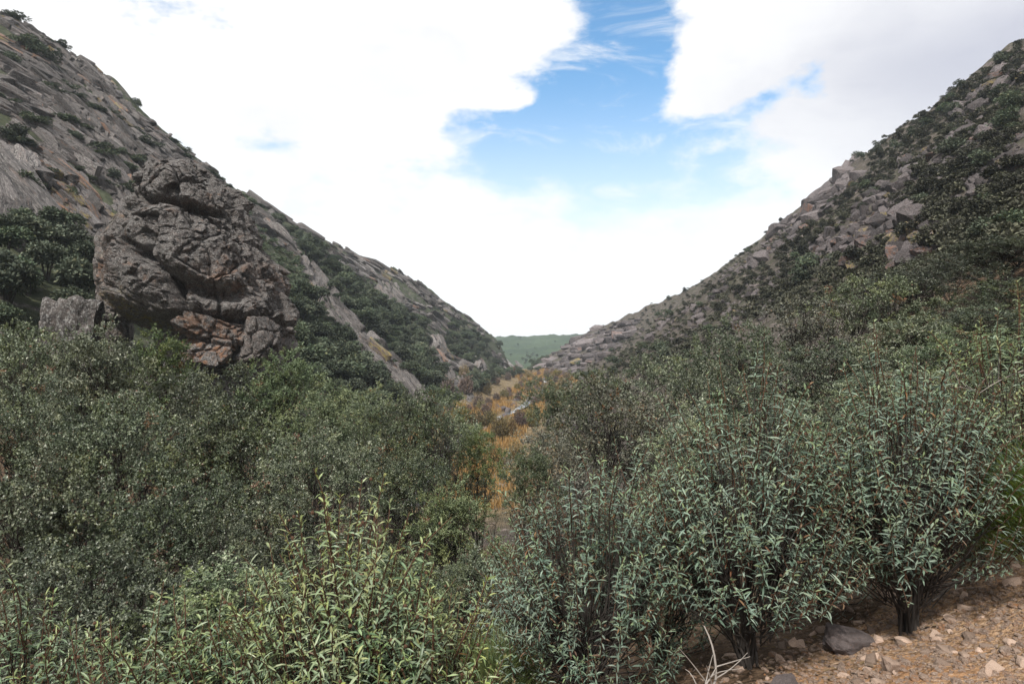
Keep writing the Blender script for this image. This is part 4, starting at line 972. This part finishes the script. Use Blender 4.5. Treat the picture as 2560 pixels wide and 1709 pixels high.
# ------------------------------------------------------------------ rockroses in front
def shoot_mesh(name, seed, mat, length=0.40, nodes=9, leaf=0.07, yellow=0.0):
    """a rockrose shoot: opposite pairs of narrow arching leaves on a thin reddish stem"""
    g = np.random.default_rng(seed)
    V, Q, T, MI, n = [], [], [], [], 0
    prof = [0.25, 1.0, 0.85, 0.0]; ts = [0.0, 0.35, 0.7, 1.0]
    def leaf1(p, d, L, droop, w, tint):
        nonlocal n
        d = d/np.linalg.norm(d); s = np.cross(d, [0, 0, 1.0]); s /= np.linalg.norm(s)+1e-6; u = np.cross(s, d)
        roll = g.normal()*0.35; s, u = s*math.cos(roll)+u*math.sin(roll), u*math.cos(roll)-s*math.sin(roll)
        vs = []
        for t, q in zip(ts, prof):
            c = p+d*L*t*(1-0.15*droop*t)+np.array([0, 0, -1.0])*droop*L*t*t*0.55
            hw = w*q
            if q == 0: vs += [c]
            else: vs += [c+s*hw+u*hw*0.5, c, c-s*hw+u*hw*0.5]
        V.extend(vs); T.extend([tint]*len(vs))
        for k in range(2):
            b = n+k*3; Q.extend([(b, b+1, b+4, b+3), (b+1, b+2, b+5, b+4)])
        b = n+6; Q.extend([(b, b+1, b+3, b+3), (b+1, b+2, b+3, b+3)])
        MI.extend([0]*6); n += len(vs)
    bx, by = g.normal()*0.05, g.normal()*0.05
    stem = lambda t: np.array([bx*t*t, by*t*t, length*t])
    ph = g.uniform(0, 6.28)
    for k in range(nodes):
        t = (k+0.3)/nodes; t = t**0.85
        tipn = t > 0.72
        for side in (0, 1):
            a = ph+k*PI/2+side*PI+g.normal()*0.25
            el = R(10)+R(48)*max(0, t-0.5)/0.5+g.normal()*0.16
            if g.random() < 0.08: continue
            L = leaf*g.uniform(0.8, 1.25)*(1 if not tipn else 1.25-0.8*(t-0.4))
            d = np.array([math.cos(a)*math.cos(el), math.sin(a)*math.cos(el), math.sin(el)])
            y = np.clip((t-0.62)*1.6, 0, 0.8)*g.uniform(0.4, 1.2)+yellow*g.uniform(0, 1)
            leaf1(stem(t), d, L, g.uniform(0.25, 0.85) if not tipn else g.uniform(0.2, 0.7), 0.0050*g.uniform(0.75, 1.3), (g.uniform(0.1, 1), float(np.clip(y, 0, 1)), 0.9 if g.random() < (0.10 if t < 0.35 else 0.02) else 0.0))
        if g.random() < 0.5:   # small axillary leaves
            a = g.uniform(0, 6.28)
            leaf1(stem(t), np.array([math.cos(a), math.sin(a), 0.9]), leaf*0.5, 0.3, 0.005, (g.uniform(0.3, 1), float(np.clip(yellow+0.25, 0, 1)), 0))
    m0 = n
    tb = Tubes(); tb.add(np.array([stem(t) for t in np.linspace(0, 1, 5)]), np.linspace(0.0042, 0.0022, 5), 4)
    if g.random() < 0.4:       # a brown seed capsule
        c = stem(0.8)+np.array([g.normal()*0.02, g.normal()*0.02, 0.02]); tb.add(np.array([c, c+[0, 0, 0.005], c+[0, 0, 0.012], c+[0, 0, 0.018]]), [0.002, 0.009, 0.008, 0.001], 6)
    V2 = np.vstack(tb.V); Q2 = np.vstack(tb.Q)+m0
    V = np.vstack([np.array(V), V2]); T = np.vstack([np.array(T), np.zeros((len(V2), 3))])
    me = bpy.data.meshes.new(name)
    faces = [tuple(dict.fromkeys(q)) for q in Q]+[tuple(q) for q in Q2.tolist()]
    me.from_pydata(V.tolist(), [], faces)
    me.polygons.foreach_set('material_index', np.array(MI+[1]*len(Q2), np.int32)); me.update()
    at = me.attributes.new('tint', 'FLOAT_COLOR', 'POINT'); at.data.foreach_set('color', np.hstack([T, np.ones((len(T), 1))]).astype(np.float32).ravel())
    me.materials.append(mat); me.materials.append(M['rose_stem'])
    return me
SHOOT_B = [shoot_mesh('rockrose_shoot', 800+i, M['rose_leaf'], 0.26+0.05*(i % 4), 8+i % 4, leaf=0.060+0.005*(i % 5)) for i in range(12)]
SHOOT_Y = [shoot_mesh('rockrose_shoot_light', 820+i, M['rose_leaf_yellow'], 0.26+0.05*(i % 4), 8+i % 4, leaf=0.060+0.005*(i % 5), yellow=0.08) for i in range(12)]
SHOOT_YY = [shoot_mesh('rockrose_shoot_yellow', 840+i, M['rose_leaf_yellow'], 0.38, 9, yellow=0.45) for i in range(3)]

def rockrose(label, px, d, top, wpx, n, meshes, leggy=0.3, lean=0.0, tipset=None, dx=0.0, shape=None, sc=1.0):
    """multi-stemmed bush at photograph column px and distance d, its top reaching row top"""
    x, y = (px-CX)/F*d, d; g = h1(x, y)
    hgt = (CY-top)/F*d-g; w = wpx/F*d*0.5
    root = link('rockrose_bush', None, loc=(x, y, g)); tag(root, label, 'bush', 'rockroses along the road edge')
    tb = Tubes()
    n = int(n*1.7); nmain = 18; ma = rng.uniform(0, 6.28, nmain); mr = rng.uniform(0.25, 0.6, nmain)
    for k in range(n):
        rf = math.sqrt(rng.random()); a = rng.uniform(0, 2*PI)
        outer = rng.random() < 0.45
        if outer: rf = rng.uniform(0.65, 1.0)
        tx, ty = rf*w*math.cos(a)+dx*w, rf*w*math.sin(a)*0.85
        dome = hgt*(1-0.36*rf**2)
        tz = dome*((rng.uniform(0.78, 0.98) if rng.random() > 0.12 else rng.uniform(1.0, 1.1)) if not outer else rng.uniform(leggy, 0.95))-0.27*sc
        tz = max(tz, 0.06*hgt, hgt*leggy*(0.35+0.65*rf)-0.2)
        tip = np.array([tx+lean*tz, ty, tz])
        j = int(np.argmin([abs(math.atan2(math.sin(a-q), math.cos(a-q)))+rng.uniform(0, 0.8) for q in ma]))
        hub = np.array([math.cos(ma[j])*mr[j]*w*0.42+dx*w*0.4, math.sin(ma[j])*mr[j]*w*0.4, min(hgt*rng.uniform(0.08, 0.40), tz*0.6)])
        if k < nmain: tb.add(curve((rng.normal()*0.03, rng.normal()*0.03, -0.06), hub, rng.normal(size=3)*0.02, 5), np.linspace(0.013, 0.007, 5)*rng.uniform(0.6, 1.3), 5)
        p = curve(hub, tip, np.array([math.cos(a), math.sin(a), 0])*0.06+rng.normal(size=3)*0.03, 5)
        tb.add(p, np.linspace(0.0055, 0.003, 5), 3)
        up = unit(np.array([math.cos(a)*(0.12+0.45*rf), math.sin(a)*(0.12+0.45*rf), 1.0])+rng.normal(size=3)*0.14)
        rot = Vector(up).to_track_quat('Z', 'Y').to_matrix() @ Matrix.Rotation(rng.uniform(0, 6.28), 3, 'Z')
        ms = meshes if not (tipset and tz > hgt*0.42 and tipset[1](tip, w)) else tipset[0]
        s = sc*rng.uniform(0.85, 1.2)
        link('leafy_shoot', ms[rng.integers(len(ms))], root, mat=Matrix.Translation(Vector(tip)) @ rot.to_4x4() @ Matrix.Diagonal((s, s, s, 1)))
        if rng.random() < 0.75:     # a second shoot lower on the same twig
            q = p[2+int(rng.random() < 0.5)]
            rot2 = Vector(unit(up+rng.normal(size=3)*0.5)).to_track_quat('Z', 'Y').to_matrix() @ Matrix.Rotation(rng.uniform(0, 6.28), 3, 'Z')
            link('leafy_shoot', meshes[rng.integers(len(meshes))], root, mat=Matrix.Translation(Vector(q)) @ rot2.to_4x4() @ Matrix.Diagonal((s*0.85,)*3+(1,)))
    link('stems', tb.mesh('rockrose_stems', M['bark']), root)
    return root
ROSES = [
 ('largest blue-green rockrose with dark stems rising from the gravel edge', 1870, 4.9, 930, 450, 200, SHOOT_B, 0.36),
 ('right blue-green rockrose with dark trunk base on the gravel', 2270, 4.9, 875, 440, 190, SHOOT_B, 0.40),
 ('lower blue-green rockrose left of the largest one', 1470, 5.2, 1150, 420, 150, SHOOT_B, 0.12),
 ('narrow blue-green rockrose between the lower and the largest one', 1650, 5.9, 1085, 330, 80, SHOOT_B, 0.2),
 ('rockrose tips showing between the two largest bushes', 2060, 5.9, 1080, 260, 60, SHOOT_B, 0.3),
 ('leggy yellow-green rockrose at right edge above the broom', 2545, 5.6, 690, 320, 90, SHOOT_Y, 0.25),
 ('grey-green rockrose behind the broom at right', 2420, 6.4, 900, 360, 90, SHOOT_B, 0.3),
 ('small rockrose behind the lower blue-green one at the dip', 1330, 6.4, 1330, 260, 70, SHOOT_B, 0.15),
 ('front rockrose with yellow tips reaching highest at bottom centre-left', 860, 3.7, 1265, 440, 180, SHOOT_Y, 0.3),
 ('front rockrose right of the yellow-tipped one, bent shoots', 1030, 3.6, 1470, 330, 120, SHOOT_Y, 0.3),
 ('front rockrose left of the yellow-tipped one', 600, 3.7, 1520, 380, 140, SHOOT_Y, 0.3),
 ('low front rockrose with two tall single shoots', 390, 3.7, 1560, 360, 80, SHOOT_Y, 0.3),
 ('corner rockrose at the bottom left edge', 60, 3.9, 1440, 300, 120, SHOOT_Y, 0.3),
 ('low rockrose between corner bush and the tall single shoots', 220, 3.6, 1590, 300, 70, SHOOT_Y, 0.3),
 ('small pale sprig at the bottom right of the front rockroses', 1195, 3.4, 1640, 60, 6, SHOOT_Y, 0.5),
]
for i, a in enumerate(ROSES):
    ts = None
    if i == 8: ts = (SHOOT_YY, lambda t, w: -0.75*w < t[0] < 0.4*w)
    if i == 9: ts = (SHOOT_YY, lambda t, w: t[0] > 0.2*w)
    if i == 5: ts = (SHOOT_YY, lambda t, w: rng.random() < 0.4)
    rockrose(*a, tipset=ts)

# broom, grass tufts, dead branches
def broom(label, px, d, top, wpx, n, mat, lean=0.0, base=None):
    x, y = (px-CX)/F*d, d; g = h1(x, y); hgt = (CY-top)/F*d-g; w = wpx/F*d*0.5
    root = link('broom_shrub', None, loc=(x, y, g)); tag(root, label, 'shrub')
    tb = Tubes()
    for k in range(9):
        a = rng.uniform(0, 6.28); tb.add(curve((0, 0, -0.05), (w*0.45*math.cos(a), w*0.45*math.sin(a), hgt*0.5), rng.normal(size=3)*0.04, 5), np.linspace(0.012, 0.005, 5), 4)
    link('stems', tb.mesh('broom_stems', M['bark']), root)
    a = rng.uniform(0, 6.28, n); rf = np.sqrt(rng.random(n)); z = rng.uniform(0.25, 0.8, n)*hgt*(1-0.4*rf**2)
    p = np.stack([rf*w*0.75*np.cos(a), rf*w*0.75*np.sin(a), z], 1)
    dv = np.stack([np.cos(a)*(0.25+0.6*rf), np.sin(a)*(0.25+0.6*rf), np.full(n, 0.85)], 1)+rng.normal(size=(n, 3))*0.2+np.array([lean, 0, 0])
    L = rng.uniform(0.12, 0.34, n); t = np.stack([rng.random(n), rng.random(n)**4, np.zeros(n)], 1)
    V, Q, T = leaves_mesh(p, dv, rng.normal(size=(n, 3)), L, np.full(n, 0.0016), t)
    link('twigs', mesh_np('broom_twigs', V, Q, [mat], False, T), root)
broom('bright green needle-fine broom at right edge behind the gravel', 2640, 4.7, 1060, 400, 7000, M['broom'], -0.25)
broom('dark green broom tuft low in the dip at bottom centre', 1240, 5.2, 1580, 240, 3200, M['broom'])
def tuft(label, px, d, hgt, n, mat, spread=0.1):
    x, y = (px-CX)/F*d, d
    p = np.array([[x, y]]); me = grass_mesh('grass_tuft', p, hgt, mat, n, 0.0022, spread)
    o = link('grass_tuft', me); tag(o, label, 'grass')
tuft('pale dry grass tuft under the right rockrose', 2450, 5.6, 0.42, 420, M['pale_grass'], 0.13)
tuft('small dry grass tuft on the gravel rim by the dead branches', 1650, 4.1, 0.14, 160, M['pale_grass'], 0.12)
tuft('tiny green grass tuft on the gravel near bottom right', 2420, 3.6, 0.05, 120, M['broom'], 0.05)
def dead_branch(label, pts, r0, twigs=3):
    P = np.array(pts, float); root = link('dead_branch', None, loc=P[0]); tag(root, label, 'branch', 'dead wood at the gravel rim')
    tb = Tubes(); q = np.vstack([curve(P[i]-P[0], P[i+1]-P[0], rng.normal(size=3)*0.03, 6)[(1 if i else 0):] for i in range(len(P)-1)])
    tb.add(q, np.linspace(r0, r0*0.35, len(q)), 6)
    link('bough', tb.mesh('dead_bough', M['dead']), root)
    for k in range(twigs):
        t2 = Tubes(); s = q[rng.integers(len(q)//3, len(q)-1)]; e = s+np.array([rng.uniform(-0.22, 0.22), rng.uniform(-0.12, 0.12), rng.uniform(0.05, 0.3)])
        t2.add(curve(s, e, rng.normal(size=3)*0.03, 5), np.linspace(r0*0.45, r0*0.15, 5), 4); link('twig', t2.mesh('dead_twig', M['dead']), root)
def gp(px, d, up=0.0):
    x, y = (px-CX)/F*d, d; return (x, y, h1(x, y)+up)
dead_branch('bleached dead branch leaning right at the gravel rim', [gp(1655, 3.9), gp(1720, 4.0, 0.22), gp(1790, 4.1, 0.36)], 0.011, 4)
dead_branch('grey dead branch forking upward beside the largest rockrose', [gp(1780, 4.0), gp(1790, 4.1, 0.3), gp(1760, 4.2, 0.6)], 0.012, 4)
dead_branch('thin dead branch lying toward bottom centre', [gp(1600, 3.8), gp(1700, 4.0, 0.12), gp(1745, 4.1, 0.2)], 0.008, 3)
dead_branch('pale dead stick lying on the dark litter at right', [gp(2330, 5.2, 0.02), gp(2400, 5.3, 0.05), gp(2480, 5.4, 0.08)], 0.012, 1)
dead_branch('bare grey twig arching out above the broom at right', [gp(2560, 5.2, 1.5), gp(2450, 5.3, 1.45), gp(2360, 5.4, 1.6)], 0.0045, 5)

# stones and gravel on the road edge
solo_rock('rock', 'dark flat rock under the rockroses at the gravel edge', 2125, 1570, 4.95, (0.19, 0.12, 0.09), M['stone_dark'], 901, (0.1, 0.15, 0.3), 0.03)
solo_rock('rock', 'pale quartz stone at the bottom edge of the gravel', 2085, 1700, 3.75, (0.075, 0.06, 0.045), M['stone_pale'], 902, (0, 0, 0.4), 0.02)
solo_rock('rock', 'dull brown stone at the foot of the largest rockrose', 1840, 1690, 4.35, (0.10, 0.08, 0.07), M['stone_dark'], 903, (0, 0.1, 0.9), 0.02)
solo_rock('rock', 'grey stone right of the dull brown one at the bottom', 1960, 1690, 4.3, (0.10, 0.08, 0.06), M['stone_dark'], 904, (0.1, 0, 0.2), 0.02)
solo_rock('rock', 'reddish stone behind the right rockrose stems', 2300, 1450, 5.9, (0.10, 0.08, 0.11), M['stone'], 905, (0, 0, 0.5), 0.06)
solo_rock('rock', 'small tilted stone in front of the right rockrose trunk', 2230, 1600, 4.35, (0.055, 0.05, 0.055), M['stone'], 906, (0.3, 0, 0.5), 0.02)
STONES = [rock_mesh('stone', M['stone'], 920+i, cuts=2, planes=10) for i in range(8)]
def edge_ok(x, y): return (x-1.0)*0.60-(y-3.9)*0.80
got = 0
while got < 280:
    y = rng.uniform(2.9, 6.6); x = rng.uniform(0.0, 0.78)*y
    e = edge_ok(x, y)
    if e < -0.9 or (e < 0 and rng.random() < 0.5): continue
    s = min(rng.lognormal(-3.65, 0.45), 0.042)
    link('stone', STONES[rng.integers(8)], GROUND, loc=(x, y, h1(x, y)+s*0.15), rot=(rng.uniform(-0.4, 0.4), rng.uniform(-0.4, 0.4), rng.uniform(0, 6)), scale=(s*rng.uniform(0.9, 1.6), s*rng.uniform(0.7, 1.1), s*rng.uniform(0.45, 0.8)))
    got += 1
def gravel():
    g0 = rock_mesh('gravel_grain', M['stone'], 950, cuts=1, planes=8); 
    v0 = np.empty(len(g0.vertices)*3, np.float32); g0.vertices.foreach_get('co', v0); v0 = v0.reshape(-1, 3)
    f0 = np.array([list(p.vertices) for p in g0.polygons])
    n = 12000; y = rng.uniform(2.4, 7.0, n*3); x = rng.uniform(-0.1, 0.85, n*3)*y
    e = edge_ok(x, y); k = (e > -1.1) & (rng.random(n*3) < np.clip(0.25+(e+0.4), 0.12, 1)); x, y = x[k][:n], y[k][:n]; n = len(x)
    s = rng.lognormal(-4.75, 0.45, n); z = H(x, y)+s*0.2
    a = rng.uniform(0, 6.28, n); sx = s*rng.uniform(0.8, 1.6, n)
    V = np.stack([v0[None, :, 0]*sx[:, None], v0[None, :, 1]*s[:, None], v0[None, :, 2]*s[:, None]*0.6], -1)
    c, s_ = np.cos(a)[:, None], np.sin(a)[:, None]
    V = np.stack([V[..., 0]*c-V[..., 1]*s_+x[:, None], V[..., 0]*s_+V[..., 1]*c+y[:, None], V[..., 2]+z[:, None]], -1).reshape(-1, 3)
    Q = (f0[None]+np.arange(n)[:, None, None]*len(v0)).reshape(-1, f0.shape[1])
    t = np.repeat(np.stack([rng.random(n), rng.random(n)**2, np.zeros(n)], 1), len(v0), 0)
    o = link('gravel', mesh_np('gravel', V, Q, [M['stone']], False, t)); o['label'] = 'loose brown gravel on the road edge'; o['category'] = 'gravel'; kind(o, 'stuff')
gravel()
# fallen leaf litter
def litter():
    n = 5200; y = rng.uniform(2.8, 9, n*2); x = rng.uniform(-0.5, 0.85, n*2)*y
    e = edge_ok(x, y); k = (e < 0.5) | (rng.random(n*2) < 0.12); x, y = x[k][:n], y[k][:n]; n = len(x)
    p = np.stack([x, y, H(x, y)+0.008], 1); d = rng.normal(size=(n, 3))*np.array([1, 1, 0.15]); L = rng.uniform(0.025, 0.07, n)
    t = np.stack([rng.random(n), rng.random(n), np.zeros(n)], 1)
    V, Q, T = leaves_mesh(p, d, np.array([0, 0, 1.0])+rng.normal(size=(n, 3))*0.3, L, L*0.2, t)
    o = link('leaf_litter', mesh_np('leaf_litter', V, Q, [M['bare_twig']], False, T)); o['label'] = 'brown leaf litter under the rockroses'; o['category'] = 'leaf litter'; kind(o, 'stuff')
litter()

# ------------------------------------------------------------------ the air
def haze():
    m = bpy.data.materials.new('haze'); m.use_nodes = True; T = NT(m.node_tree); T.n.clear()
    v = T.new('ShaderNodeVolumePrincipled'); v.inputs['Color'].default_value = (0.78, 0.89, 1.0, 1); v.inputs['Density'].default_value = HAZE
    o = T.new('ShaderNodeOutputMaterial'); T.l.new(v.outputs[0], o.inputs['Volume'])
    bm = bmesh.new(); bmesh.ops.create_cube(bm, size=1.0); me = bpy.data.meshes.new('haze'); bm.to_mesh(me); bm.free(); me.materials.append(m)
    ob = link('haze', me, loc=(0, 0, 40), scale=(5400, 5400, 320)); kind(ob, 'stuff'); ob['label'] = 'thin bluish haze filling the valley air'
HAZE = 0.00018
if HAZE > 0: haze()
